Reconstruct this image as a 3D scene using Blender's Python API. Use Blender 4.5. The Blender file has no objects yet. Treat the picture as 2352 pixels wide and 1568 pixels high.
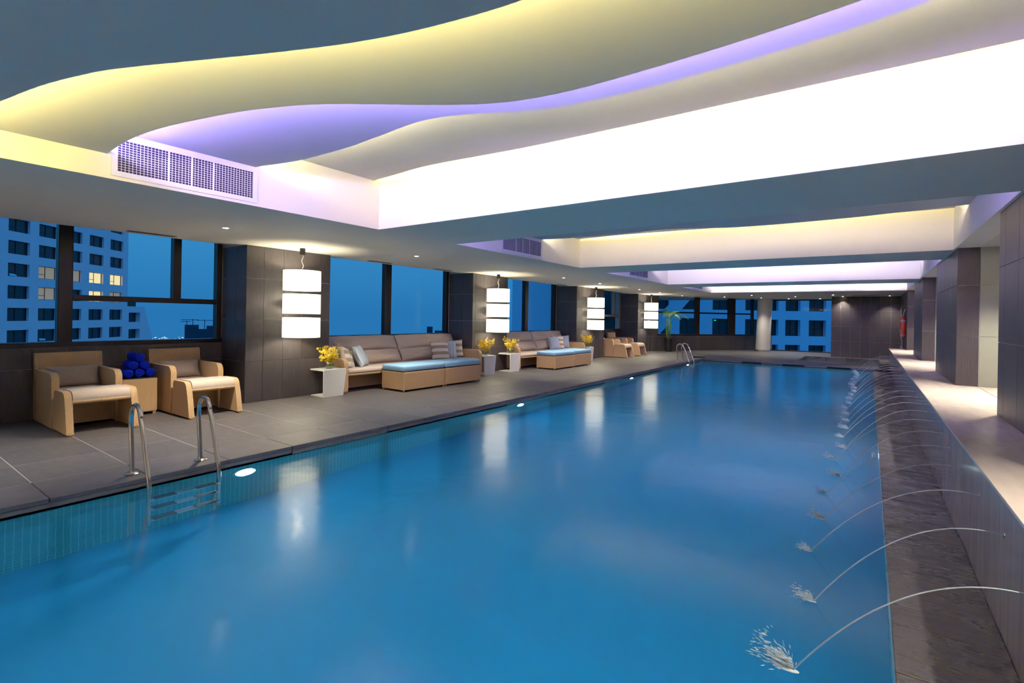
import bpy, bmesh, math, random
from mathutils import Vector, Matrix
random.seed(7)
R = math.radians
scene = bpy.context.scene
C = scene.collection

# ------------------------------------------------------------------ camera, world, exposure
CAM_H = 1.5
FPX = 1145.0
YAW = 35.613
ROLL = 1.0
cam_d = bpy.data.cameras.new('camera')
cam = bpy.data.objects.new('camera', cam_d)
C.objects.link(cam)
cam_d.sensor_width = 36.0
cam_d.lens = 36.0 * FPX / 2352.0
cam_d.shift_x = 0.0
cam_d.shift_y = -57.3 / 2352.0
cam_d.clip_start = 0.05
cam_d.clip_end = 5000
cam.matrix_world = (Matrix.Translation((0, 0, CAM_H)) @ Matrix.Rotation(R(YAW), 4, 'Z')
                    @ Matrix.Rotation(R(90), 4, 'X') @ Matrix.Rotation(R(ROLL), 4, 'Z'))
scene.camera = cam

vs = scene.view_settings
vs.view_transform = 'Standard'
vs.look = 'None'
vs.exposure = 0.45
vs.gamma = 1.0
vs.use_curve_mapping = False
try:
    scene.cycles.use_denoising = True
    scene.cycles.max_bounces = 7
    scene.cycles.diffuse_bounces = 3
    scene.cycles.glossy_bounces = 3
    scene.cycles.transmission_bounces = 4
    scene.cycles.transparent_max_bounces = 16
    scene.cycles.sample_clamp_indirect = 6.0
    scene.cycles.blur_glossy = 1.0
    scene.cycles.use_adaptive_sampling = True
    scene.cycles.adaptive_threshold = 0.05
except Exception:
    pass

world = bpy.data.worlds.new('dusk_sky')
scene.world = world
world.use_nodes = True
wn = world.node_tree
wn.nodes.clear()
w_out = wn.nodes.new('ShaderNodeOutputWorld')
w_bg = wn.nodes.new('ShaderNodeBackground')
w_tc = wn.nodes.new('ShaderNodeTexCoord')
w_sep = wn.nodes.new('ShaderNodeSeparateXYZ')
w_ramp = wn.nodes.new('ShaderNodeValToRGB')
wn.links.new(w_tc.outputs['Generated'], w_sep.inputs[0])
wn.links.new(w_sep.outputs['Z'], w_ramp.inputs[0])
wn.links.new(w_ramp.outputs[0], w_bg.inputs[0])
wn.links.new(w_bg.outputs[0], w_out.inputs[0])
w_ramp.color_ramp.elements[0].position = 0.0
w_ramp.color_ramp.elements[0].color = (0.018, 0.150, 0.37, 1)
w_ramp.color_ramp.elements[1].position = 0.9
w_ramp.color_ramp.elements[1].color = (0.08, 0.34, 0.80, 1)
e_ = w_ramp.color_ramp.elements.new(0.16)
e_.color = (0.034, 0.225, 0.48, 1)
w_bg.inputs[1].default_value = 0.95

# light levels (each lamp's own light is made in its builder)
LED_YELLOW = 115.0
LED_PURPLE = 230.0
LED_WARM = 42.0
LED_TOP = 110.0
SHADE_EMIT = 1.1
BULB_W = 24.0
SPOT_W = 225.0
POOL_EMIT = 580.0

# ------------------------------------------------------------------ materials
MATS = {}


def new_mat(name):
    m = bpy.data.materials.new(name)
    m.use_nodes = True
    nt = m.node_tree
    b = nt.nodes['Principled BSDF']
    return m, nt, b


def N(nt, typ, **kw):
    n = nt.nodes.new(typ)
    for k, v in kw.items():
        setattr(n, k, v)
    return n


def simple(name, col, rough=0.5, metal=0.0, noise=0.0, nscale=8.0, stretch=(1, 1, 1), bump=0.0, bscale=None,
           spec=0.5, coord='pos', rough_var=0.0, variation=0.0, **inp):
    m, nt, b = new_mat(name)
    b.inputs['Roughness'].default_value = rough
    b.inputs['Metallic'].default_value = metal
    b.inputs['Specular IOR Level'].default_value = spec
    b.inputs['Base Color'].default_value = (*col, 1)
    for k, v in inp.items():
        b.inputs[k.replace('_', ' ')].default_value = v
    if noise or bump or rough_var or variation:
        if coord == 'pos':
            g = N(nt, 'ShaderNodeNewGeometry')
            src = g.outputs['Position']
        else:
            g = N(nt, 'ShaderNodeTexCoord')
            src = g.outputs['Object']
        mp = N(nt, 'ShaderNodeMapping')
        mp.inputs['Scale'].default_value = stretch
        nt.links.new(src, mp.inputs[0])
        nz = N(nt, 'ShaderNodeTexNoise')
        nz.inputs['Scale'].default_value = nscale
        nz.inputs['Detail'].default_value = 5
        nz.inputs['Roughness'].default_value = 0.6
        nt.links.new(mp.outputs[0], nz.inputs['Vector'])
        if noise or variation:
            hsv = N(nt, 'ShaderNodeHueSaturation')
            hsv.inputs['Color'].default_value = (*col, 1)
            mr = N(nt, 'ShaderNodeMapRange')
            mr.inputs[1].default_value = 0.25
            mr.inputs[2].default_value = 0.75
            mr.inputs[3].default_value = 1 - noise
            mr.inputs[4].default_value = 1 + noise
            nt.links.new(nz.outputs['Fac'], mr.inputs[0])
            val = mr.outputs[0]
            if variation:
                oi = N(nt, 'ShaderNodeObjectInfo')
                mr2 = N(nt, 'ShaderNodeMapRange')
                mr2.inputs[3].default_value = 1 - variation
                mr2.inputs[4].default_value = 1 + variation
                nt.links.new(oi.outputs['Random'], mr2.inputs[0])
                mu = N(nt, 'ShaderNodeMath', operation='MULTIPLY')
                nt.links.new(val, mu.inputs[0])
                nt.links.new(mr2.outputs[0], mu.inputs[1])
                val = mu.outputs[0]
            nt.links.new(val, hsv.inputs['Value'])
            nt.links.new(hsv.outputs[0], b.inputs['Base Color'])
        if rough_var:
            mr3 = N(nt, 'ShaderNodeMapRange')
            mr3.inputs[1].default_value = 0.35
            mr3.inputs[2].default_value = 0.65
            mr3.inputs[3].default_value = max(0.02, rough - rough_var)
            mr3.inputs[4].default_value = min(1, rough + rough_var)
            nt.links.new(nz.outputs['Fac'], mr3.inputs[0])
            nt.links.new(mr3.outputs[0], b.inputs['Roughness'])
        if bump:
            bp = N(nt, 'ShaderNodeBump')
            bp.inputs['Strength'].default_value = bump
            bp.inputs['Distance'].default_value = 0.01
            hsrc = nz
            if bscale:
                hsrc = N(nt, 'ShaderNodeTexNoise')
                hsrc.inputs['Scale'].default_value = bscale
                nt.links.new(mp.outputs[0], hsrc.inputs['Vector'])
            nt.links.new(hsrc.outputs['Fac'], bp.inputs['Height'])
            nt.links.new(bp.outputs[0], b.inputs['Normal'])
    MATS[name] = m
    return m


def emissive(name, col, strength, base=(0.8, 0.8, 0.8)):
    m, nt, b = new_mat(name)
    b.inputs['Base Color'].default_value = (*base, 1)
    b.inputs['Emission Color'].default_value = (*col, 1)
    b.inputs['Emission Strength'].default_value = strength
    b.inputs['Roughness'].default_value = 0.7
    MATS[name] = m
    return m


def wicker(name, col):
    m, nt, b = new_mat(name)
    tc = N(nt, 'ShaderNodeTexCoord')
    sp = N(nt, 'ShaderNodeSeparateXYZ')
    nt.links.new(tc.outputs['Object'], sp.inputs[0])
    add = N(nt, 'ShaderNodeMath', operation='ADD')
    nt.links.new(sp.outputs['X'], add.inputs[0])
    nt.links.new(sp.outputs['Y'], add.inputs[1])

    def sine(src, pitch, phase=None):
        mu = N(nt, 'ShaderNodeMath', operation='MULTIPLY')
        nt.links.new(src, mu.inputs[0])
        mu.inputs[1].default_value = 2 * math.pi / pitch
        out = mu.outputs[0]
        if phase is not None:
            ad = N(nt, 'ShaderNodeMath', operation='ADD')
            nt.links.new(out, ad.inputs[0])
            nt.links.new(phase, ad.inputs[1])
            out = ad.outputs[0]
        s = N(nt, 'ShaderNodeMath', operation='SINE')
        nt.links.new(out, s.inputs[0])
        return s.outputs[0]
    ribs = sine(add.outputs[0], 0.027)
    flip = N(nt, 'ShaderNodeMath', operation='SIGN')
    nt.links.new(ribs, flip.inputs[0])
    ph = N(nt, 'ShaderNodeMath', operation='MULTIPLY')
    nt.links.new(flip.outputs[0], ph.inputs[0])
    ph.inputs[1].default_value = math.pi / 2
    rows = sine(sp.outputs['Z'], 0.013, ph.outputs[0])
    ab = N(nt, 'ShaderNodeMath', operation='ABSOLUTE')
    nt.links.new(ribs, ab.inputs[0])
    h = N(nt, 'ShaderNodeMath', operation='MULTIPLY_ADD')
    nt.links.new(rows, h.inputs[0])
    h.inputs[1].default_value = 0.22
    nt.links.new(ab.outputs[0], h.inputs[2])
    mr = N(nt, 'ShaderNodeMapRange')
    mr.inputs[1].default_value = -0.2
    mr.inputs[2].default_value = 1.2
    mr.inputs[3].default_value = 0.48
    mr.inputs[4].default_value = 1.12
    nt.links.new(h.outputs[0], mr.inputs[0])
    hsv = N(nt, 'ShaderNodeHueSaturation')
    hsv.inputs['Color'].default_value = (*col, 1)
    nt.links.new(mr.outputs[0], hsv.inputs['Value'])
    nt.links.new(hsv.outputs[0], b.inputs['Base Color'])
    bp = N(nt, 'ShaderNodeBump')
    bp.inputs['Strength'].default_value = 0.6
    bp.inputs['Distance'].default_value = 0.006
    nt.links.new(h.outputs[0], bp.inputs['Height'])
    nt.links.new(bp.outputs[0], b.inputs['Normal'])
    b.inputs['Roughness'].default_value = 0.55
    MATS[name] = m
    return m


def striped(name, cols, pitch, axis='X', widths=None, rough=0.85, cross=None):
    """fabric with stripes of its own colours, along one object axis"""
    m, nt, b = new_mat(name)
    tc = N(nt, 'ShaderNodeTexCoord')
    sp = N(nt, 'ShaderNodeSeparateXYZ')
    nt.links.new(tc.outputs['Object'], sp.inputs[0])
    dv = N(nt, 'ShaderNodeMath', operation='MULTIPLY_ADD')
    dv.inputs[1].default_value = 1.0 / pitch
    dv.inputs[2].default_value = 50.25
    nt.links.new(sp.outputs[axis], dv.inputs[0])
    fr = N(nt, 'ShaderNodeMath', operation='FRACT')
    nt.links.new(dv.outputs[0], fr.inputs[0])
    rp = N(nt, 'ShaderNodeValToRGB')
    rp.color_ramp.interpolation = 'CONSTANT'
    n = len(cols)
    ws = widths or [i / n for i in range(n)]
    while len(rp.color_ramp.elements) < n:
        rp.color_ramp.elements.new(0.5)
    for i in range(n):
        rp.color_ramp.elements[i].position = ws[i]
    for i in range(n):
        rp.color_ramp.elements[i].color = (*cols[i], 1)
    nt.links.new(fr.outputs[0], rp.inputs[0])
    outc = rp.outputs[0]
    if cross:
        ax2, pitch2, col2, w2 = cross
        d2 = N(nt, 'ShaderNodeMath', operation='MULTIPLY_ADD')
        d2.inputs[1].default_value = 1.0 / pitch2
        d2.inputs[2].default_value = 50.3
        nt.links.new(sp.outputs[ax2], d2.inputs[0])
        f2 = N(nt, 'ShaderNodeMath', operation='FRACT')
        nt.links.new(d2.outputs[0], f2.inputs[0])
        lt = N(nt, 'ShaderNodeMath', operation='LESS_THAN')
        lt.inputs[1].default_value = w2
        nt.links.new(f2.outputs[0], lt.inputs[0])
        mx = N(nt, 'ShaderNodeMixRGB')
        nt.links.new(lt.outputs[0], mx.inputs[0])
        nt.links.new(outc, mx.inputs[1])
        mx.inputs[2].default_value = (*col2, 1)
        outc = mx.outputs[0]
    nt.links.new(outc, b.inputs['Base Color'])
    b.inputs['Roughness'].default_value = rough
    b.inputs['Specular IOR Level'].default_value = 0.2
    MATS[name] = m
    return m


def grid_floor(name, col, grout, px, py, ox, oy, rough):
    """stone floor seen too flat to tell its slabs apart: slab joints in the material"""
    m, nt, b = new_mat(name)
    g = N(nt, 'ShaderNodeNewGeometry')
    sp = N(nt, 'ShaderNodeSeparateXYZ')
    nt.links.new(g.outputs['Position'], sp.inputs[0])
    masks = []
    for ax, p, o in (('X', px, ox), ('Y', py, oy)):
        ma = N(nt, 'ShaderNodeMath', operation='MULTIPLY_ADD')
        ma.inputs[1].default_value = 1 / p
        ma.inputs[2].default_value = 100 - o / p
        nt.links.new(sp.outputs[ax], ma.inputs[0])
        fr = N(nt, 'ShaderNodeMath', operation='FRACT')
        nt.links.new(ma.outputs[0], fr.inputs[0])
        lt = N(nt, 'ShaderNodeMath', operation='LESS_THAN')
        lt.inputs[1].default_value = 0.008 / p
        nt.links.new(fr.outputs[0], lt.inputs[0])
        masks.append(lt.outputs[0])
    mx = N(nt, 'ShaderNodeMath', operation='MAXIMUM')
    nt.links.new(masks[0], mx.inputs[0])
    nt.links.new(masks[1], mx.inputs[1])
    nz = N(nt, 'ShaderNodeTexNoise')
    nz.inputs['Scale'].default_value = 5
    nz.inputs['Detail'].default_value = 6
    nt.links.new(g.outputs['Position'], nz.inputs['Vector'])
    mr = N(nt, 'ShaderNodeMapRange')
    mr.inputs[3].default_value = 0.75
    mr.inputs[4].default_value = 1.25
    nt.links.new(nz.outputs['Fac'], mr.inputs[0])
    hsv = N(nt, 'ShaderNodeHueSaturation')
    hsv.inputs['Color'].default_value = (*col, 1)
    nt.links.new(mr.outputs[0], hsv.inputs['Value'])
    mix = N(nt, 'ShaderNodeMixRGB')
    nt.links.new(mx.outputs[0], mix.inputs[0])
    nt.links.new(hsv.outputs[0], mix.inputs[1])
    mix.inputs[2].default_value = (*grout, 1)
    nt.links.new(mix.outputs[0], b.inputs['Base Color'])
    b.inputs['Roughness'].default_value = rough
    MATS[name] = m
    return m


def mosaic(name, col, grout, pitch):
    m, nt, b = new_mat(name)
    g = N(nt, 'ShaderNodeNewGeometry')
    sp = N(nt, 'ShaderNodeSeparateXYZ')
    nt.links.new(g.outputs['Position'], sp.inputs[0])
    ms = []
    for ax in 'XYZ':
        ma = N(nt, 'ShaderNodeMath', operation='MULTIPLY_ADD')
        ma.inputs[1].default_value = 1 / pitch
        ma.inputs[2].default_value = 1000.37
        nt.links.new(sp.outputs[ax], ma.inputs[0])
        fr = N(nt, 'ShaderNodeMath', operation='FRACT')
        nt.links.new(ma.outputs[0], fr.inputs[0])
        lt = N(nt, 'ShaderNodeMath', operation='LESS_THAN')
        lt.inputs[1].default_value = 0.12
        nt.links.new(fr.outputs[0], lt.inputs[0])
        ms.append(lt.outputs[0])
    a = N(nt, 'ShaderNodeMath', operation='MAXIMUM')
    nt.links.new(ms[0], a.inputs[0])
    nt.links.new(ms[1], a.inputs[1])
    a2 = N(nt, 'ShaderNodeMath', operation='MAXIMUM')
    nt.links.new(a.outputs[0], a2.inputs[0])
    nt.links.new(ms[2], a2.inputs[1])
    mix = N(nt, 'ShaderNodeMixRGB')
    nt.links.new(a2.outputs[0], mix.inputs[0])
    mix.inputs[1].default_value = (*col, 1)
    mix.inputs[2].default_value = (*grout, 1)
    nt.links.new(mix.outputs[0], b.inputs['Base Color'])
    b.inputs['Roughness'].default_value = 0.35
    MATS[name] = m
    return m


simple('panel_paint', (0.60, 0.585, 0.56), 0.8, noise=0.015, nscale=3, spec=0.2)
simple('paint', (0.87, 0.81, 0.70), 0.75, noise=0.015, nscale=3, spec=0.25)
simple('tile', (0.060, 0.050, 0.053), 0.42, noise=0.32, nscale=9, stretch=(9, 9, 0.6), bump=0.25, variation=0.10)
simple('grout', (0.46, 0.42, 0.41), 0.9)
simple('slab', (0.105, 0.094, 0.098), 0.48, noise=0.20, nscale=4, stretch=(1.5, 3.5, 1), bump=0.12, bscale=160, variation=0.07)
simple('coping', (0.118, 0.104, 0.114), 0.45, noise=0.2, nscale=5, bump=0.1, bscale=120, variation=0.06)
simple('fascia', (0.21, 0.185, 0.175), 0.55, noise=0.15, nscale=12)
simple('slot', (0.01, 0.01, 0.01), 0.9)
grid_floor('deck_far', (0.105, 0.096, 0.094), (0.28, 0.26, 0.25), 0.73, 0.682, -5.84, 1.092, 0.48)
simple('slate', (0.068, 0.059, 0.066), 0.28, noise=0.17, nscale=2.2, stretch=(1.0, 2.6, 1), bump=0.35, bscale=14, rough_var=0.22, variation=0.12)
simple('marble', (0.86, 0.70, 0.61), 0.22, noise=0.14, nscale=2.2, stretch=(4.5, 1, 1), variation=0.03)
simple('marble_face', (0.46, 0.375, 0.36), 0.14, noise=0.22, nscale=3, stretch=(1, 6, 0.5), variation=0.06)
mosaic('mosaic', (0.012, 0.150, 0.205), (0.06, 0.30, 0.36), 0.048)  # teal darkened to carry the shade on the lounge side pool wall
simple('pool_bottom', (0.010, 0.300, 0.600), 0.5, noise=0.06, nscale=1.5)
simple('frame', (0.022, 0.016, 0.013), 0.35, metal=0.3)
simple('frame_pale', (0.30, 0.26, 0.21), 0.35, metal=0.3)
simple('beige_panel', (0.42, 0.40, 0.31), 0.35, noise=0.05, nscale=3)
wicker('wicker', (0.76, 0.49, 0.255))
simple('cushion', (0.60, 0.485, 0.405), 0.9, noise=0.05, nscale=40, bump=0.05, bscale=400, spec=0.15, coord='obj')
simple('cushion_dark', (0.45, 0.36, 0.315), 0.8, noise=0.05, nscale=40, bump=0.05, bscale=400, spec=0.25, coord='obj')
simple('blue_cushion', (0.30, 0.52, 0.74), 0.9, noise=0.04, nscale=30, spec=0.15, coord='obj')
simple('towel', (0.004, 0.020, 0.52), 0.95, noise=0.25, nscale=160, bump=0.5, bscale=300, spec=0.1, coord='obj')
simple('white_lacquer', (0.82, 0.81, 0.79), 0.3)
simple('steel', (0.72, 0.68, 0.62), 0.16, metal=1.0)
simple('black_metal', (0.015, 0.013, 0.012), 0.4, metal=0.5)
simple('white_metal', (0.80, 0.79, 0.82), 0.4)
simple('duct_dark', (0.02, 0.01, 0.035), 0.8)
simple('column_white', (0.72, 0.70, 0.64), 0.35)
simple('pot_black', (0.02, 0.02, 0.022), 0.15)
simple('roof_green', (0.02, 0.07, 0.05), 0.9, noise=0.5, nscale=3)
simple('soil', (0.05, 0.035, 0.02), 0.95, noise=0.4, nscale=60)
simple('leaf', (0.10, 0.26, 0.03), 0.5, noise=0.25, nscale=20)
simple('stem', (0.14, 0.34, 0.05), 0.45, noise=0.2, nscale=20)
simple('petal', (0.97, 0.70, 0.07), 0.6, noise=0.22, nscale=60, spec=0.2)
simple('buoy_red', (0.85, 0.075, 0.02), 0.4)
simple('rope', (0.75, 0.72, 0.70), 0.8)
simple('tread_grip', (0.025, 0.022, 0.022), 0.6)
simple('tread_steel', (0.45, 0.42, 0.45), 0.35, metal=0.6)
simple('facade', (0.84, 0.74, 0.82), 0.85, noise=0.04, nscale=0.6)
simple('facade_far', (0.40, 0.72, 0.95), 0.85, noise=0.03, nscale=0.6)
simple('ext_glass', (0.02, 0.032, 0.045), 0.12, spec=0.5)
simple('ext_frame', (0.02, 0.022, 0.026), 0.5)
simple('city_ground', (0.10, 0.11, 0.13), 1.0)
simple('silhouette', (0.03, 0.06, 0.10), 0.9)
simple('book_dark', (0.06, 0.05, 0.05), 0.5)
striped('beige_stripe', [(0.72, 0.66, 0.60), (0.36, 0.27, 0.18)], 0.155, 'Y')
striped('beige_stripe_up', [(0.72, 0.66, 0.60), (0.36, 0.27, 0.18)], 0.15, 'Y')
striped('beige_plaid', [(0.72, 0.66, 0.60), (0.38, 0.28, 0.18)], 0.165, 'Y', cross=('X', 0.17, (0.55, 0.47, 0.38), 0.16))
striped('blue_stripe', [(0.55, 0.62, 0.68), (0.26, 0.33, 0.42), (0.62, 0.66, 0.68), (0.40, 0.50, 0.60), (0.20, 0.26, 0.35), (0.60, 0.64, 0.66)],
        0.085, 'X', [0, 0.22, 0.32, 0.55, 0.72, 0.8])
striped('slate_stripe', [(0.40, 0.44, 0.58), (0.20, 0.23, 0.36), (0.50, 0.54, 0.64), (0.27, 0.31, 0.45)], 0.06, 'X', [0, 0.3, 0.5, 0.75])
emissive('led_yellow', (1.0, 0.83, 0.26), LED_YELLOW)
emissive('led_purple', (0.40, 0.30, 1.0), LED_PURPLE)
emissive('led_warm', (1.0, 0.92, 0.90), LED_WARM)
emissive('led_soft', (1.0, 0.87, 0.72), LED_WARM * 1.15)
emissive('led_yellow_soft', (1.0, 0.83, 0.26), LED_YELLOW * 0.75)
emissive('led_lilac', (0.80, 0.72, 1.0), LED_WARM * 3.2)
emissive('led_white', (0.97, 0.93, 1.0), LED_WARM * 5.2)
emissive('led_purple_soft', (0.40, 0.30, 1.0), LED_PURPLE * 0.22)
emissive('led_top_soft', (1.0, 0.83, 0.20), LED_TOP * 0.55)
emissive('led_top', (1.0, 0.83, 0.20), LED_TOP)
emissive('lamp_on', (1.0, 0.92, 0.72), 30.0)
emissive('pool_lamp', (0.92, 1.0, 0.98), POOL_EMIT)
emissive('lit_room', (1.0, 0.78, 0.36), 0.75, base=(0.3, 0.25, 0.2))
emissive('lit_dim', (1.0, 0.82, 0.55), 0.16, base=(0.3, 0.25, 0.2))
emissive('city_light', (1.0, 0.80, 0.55), 1.1)
emissive('city_light_blue', (0.75, 0.85, 1.0), 1.4)
emissive('green_light', (0.0, 1.0, 0.25), 1.2)

# lamp shade: white fabric lit from inside
m, nt, b = new_mat('shade')
b.inputs['Base Color'].default_value = (0.9, 0.88, 0.84, 1)
b.inputs['Roughness'].default_value = 0.9
b.inputs['Emission Color'].default_value = (1.0, 0.96, 0.70, 1)
b.inputs['Emission Strength'].default_value = SHADE_EMIT
MATS['shade'] = m

# clear glass pane: mostly see-through with a faint reflection
m, nt, b = new_mat('pane')
nt.nodes.remove(b)
o_ = nt.nodes['Material Output']
t_ = N(nt, 'ShaderNodeBsdfTransparent')
t_.inputs[0].default_value = (0.93, 0.96, 0.97, 1)
g_ = N(nt, 'ShaderNodeBsdfGlossy')
g_.inputs['Roughness'].default_value = 0.0
mx_ = N(nt, 'ShaderNodeMixShader')
mx_.inputs[0].default_value = 0.004
nt.links.new(t_.outputs[0], mx_.inputs[1])
nt.links.new(g_.outputs[0], mx_.inputs[2])
nt.links.new(mx_.outputs[0], o_.inputs[0])
MATS['pane'] = m

# vase glass
m, nt, b = new_mat('vase_glass')
nt.nodes.remove(b)
o_ = nt.nodes['Material Output']
t_ = N(nt, 'ShaderNodeBsdfTransparent')
t_.inputs[0].default_value = (0.90, 0.92, 0.90, 1)
g_ = N(nt, 'ShaderNodeBsdfGlossy')
g_.inputs['Roughness'].default_value = 0.02
lw_ = N(nt, 'ShaderNodeLayerWeight')
lw_.inputs[0].default_value = 0.18
mx_ = N(nt, 'ShaderNodeMixShader')
mx_.inputs[0].default_value = 0.14
nt.links.new(t_.outputs[0], mx_.inputs[1])
nt.links.new(g_.outputs[0], mx_.inputs[2])
nt.links.new(mx_.outputs[0], o_.inputs[0])
MATS['vase_glass'] = m

# pool water: refracting surface, gently disturbed
m, nt, b = new_mat('water')
nt.nodes.remove(b)
rf = N(nt, 'ShaderNodeBsdfRefraction')
rf.inputs['Color'].default_value = (0.60, 0.92, 1.0, 1)
rf.inputs['Roughness'].default_value = 0.03
rf.inputs['IOR'].default_value = 1.333
gl = N(nt, 'ShaderNodeBsdfGlossy')
gl.inputs['Roughness'].default_value = 0.145
fr_ = N(nt, 'ShaderNodeFresnel')
fr_.inputs['IOR'].default_value = 1.5
g = N(nt, 'ShaderNodeNewGeometry')
mp = N(nt, 'ShaderNodeMapping')
nz = N(nt, 'ShaderNodeTexNoise')
nz.inputs['Scale'].default_value = 1.6
nz.inputs['Detail'].default_value = 3
bp = N(nt, 'ShaderNodeBump')
bp.inputs['Strength'].default_value = 0.12
bp.inputs['Distance'].default_value = 0.05
nt.links.new(g.outputs['Position'], mp.inputs[0])
nt.links.new(mp.outputs[0], nz.inputs['Vector'])
nt.links.new(nz.outputs['Fac'], bp.inputs['Height'])
for q_ in (rf, gl, fr_):
    nt.links.new(bp.outputs[0], q_.inputs['Normal'])
surf = N(nt, 'ShaderNodeMixShader')
nt.links.new(fr_.outputs[0], surf.inputs[0])
nt.links.new(rf.outputs[0], surf.inputs[1])
nt.links.new(gl.outputs[0], surf.inputs[2])
# a little suspended scatter makes the body of the water milky
df = N(nt, 'ShaderNodeBsdfDiffuse')
df.inputs[0].default_value = (0.03, 0.36, 0.66, 1)
mxw = N(nt, 'ShaderNodeMixShader')
mxw.inputs[0].default_value = 0.06
nt.links.new(surf.outputs[0], mxw.inputs[1])
nt.links.new(df.outputs[0], mxw.inputs[2])
nt.links.new(mxw.outputs[0], nt.nodes['Material Output'].inputs[0])
MATS['water'] = m

# thin stream of falling water
m, nt, b = new_mat('jet_water')
nt.nodes.remove(b)
o_ = nt.nodes['Material Output']
t_ = N(nt, 'ShaderNodeBsdfTransparent')
d_ = N(nt, 'ShaderNodeBsdfPrincipled')
d_.inputs['Base Color'].default_value = (0.85, 0.88, 0.95, 1)
d_.inputs['Roughness'].default_value = 0.25
mx_ = N(nt, 'ShaderNodeMixShader')
mx_.inputs[0].default_value = 0.45
nt.links.new(t_.outputs[0], mx_.inputs[1])
nt.links.new(d_.outputs[0], mx_.inputs[2])
nt.links.new(mx_.outputs[0], o_.inputs[0])
MATS['jet_water'] = m
m2 = m.copy()
m2.name = 'foam'
for n_ in m2.node_tree.nodes:
    if n_.type == 'MIX_SHADER':
        n_.inputs[0].default_value = 0.95
    if n_.type == 'BSDF_PRINCIPLED':
        n_.inputs['Base Color'].default_value = (0.9, 0.95, 0.97, 1)
        n_.inputs['Roughness'].default_value = 0.8
MATS['foam'] = m2


# ------------------------------------------------------------------ mesh helpers
def box(bm, x0, x1, y0, y1, z0, z1):
    v = [bm.verts.new(p) for p in ((x0, y0, z0), (x1, y0, z0), (x1, y1, z0), (x0, y1, z0),
                                   (x0, y0, z1), (x1, y0, z1), (x1, y1, z1), (x0, y1, z1))]
    for f in ((0, 3, 2, 1), (4, 5, 6, 7), (0, 1, 5, 4), (1, 2, 6, 5), (2, 3, 7, 6), (3, 0, 4, 7)):
        bm.faces.new([v[i] for i in f])
    return v


def rbox(bm, x0, x1, y0, y1, z0, z1, r, seg=3):
    t = bmesh.new()
    box(t, x0, x1, y0, y1, z0, z1)
    bmesh.ops.bevel(t, geom=list(t.edges) + list(t.verts), offset=r, segments=seg, profile=0.5, affect='EDGES')
    merge(bm, t)


def merge(bm, t, mat=None):
    me = bpy.data.meshes.new('tmp')
    t.to_mesh(me)
    t.free()
    if mat is not None:
        me.transform(mat)
    bm.from_mesh(me)
    bpy.data.meshes.remove(me)


def prism(bm, pts, axis, a0, a1):
    """pts: polygon in the two other axes; extruded along axis ('x','y' or 'z') from a0 to a1"""
    def P(p, a):
        if axis == 'y':
            return (p[0], a, p[1])
        if axis == 'x':
            return (a, p[0], p[1])
        return (p[0], p[1], a)
    A = [bm.verts.new(P(p, a0)) for p in pts]
    B = [bm.verts.new(P(p, a1)) for p in pts]
    n = len(pts)
    bm.faces.new(A)
    bm.faces.new(B[::-1])
    for i in range(n):
        bm.faces.new([A[i], B[i], B[(i + 1) % n], A[(i + 1) % n]])


def tube(bm, path, r, seg=10, taper=None, cap=True):
    path = [Vector(p) for p in path]
    rings = []
    up = Vector((0.123, 0.2, 1)).normalized()
    prev_n = None
    for i, p in enumerate(path):
        d = (path[min(i + 1, len(path) - 1)] - path[max(i - 1, 0)]).normalized()
        if prev_n is None:
            n = d.cross(up).normalized()
            if n.length < 0.1:
                n = d.cross(Vector((1, 0, 0))).normalized()
        else:
            n = (prev_n - d * prev_n.dot(d)).normalized()
        prev_n = n
        bn = d.cross(n)
        rr = r if taper is None else taper(i / max(1, len(path) - 1)) * r
        rings.append([bm.verts.new(p + (n * math.cos(t) + bn * math.sin(t)) * rr) for t in
                      [2 * math.pi * k / seg for k in range(seg)]])
    for a, bq in zip(rings, rings[1:]):
        for k in range(seg):
            bm.faces.new([a[k], a[(k + 1) % seg], bq[(k + 1) % seg], bq[k]])
    if cap:
        bm.faces.new(rings[0][::-1])
        bm.faces.new(rings[-1])


def lathe(bm, prof, seg=24, cx=0, cy=0, cap_bottom=True, cap_top=True):
    rings = []
    for r, z in prof:
        rings.append([bm.verts.new((cx + r * math.cos(2 * math.pi * k / seg), cy + r * math.sin(2 * math.pi * k / seg), z))
                      for k in range(seg)])
    for a, bq in zip(rings, rings[1:]):
        for k in range(seg):
            bm.faces.new([a[k], a[(k + 1) % seg], bq[(k + 1) % seg], bq[k]])
    if cap_bottom:
        bm.faces.new(rings[0][::-1])
    if cap_top:
        bm.faces.new(rings[-1])


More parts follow.
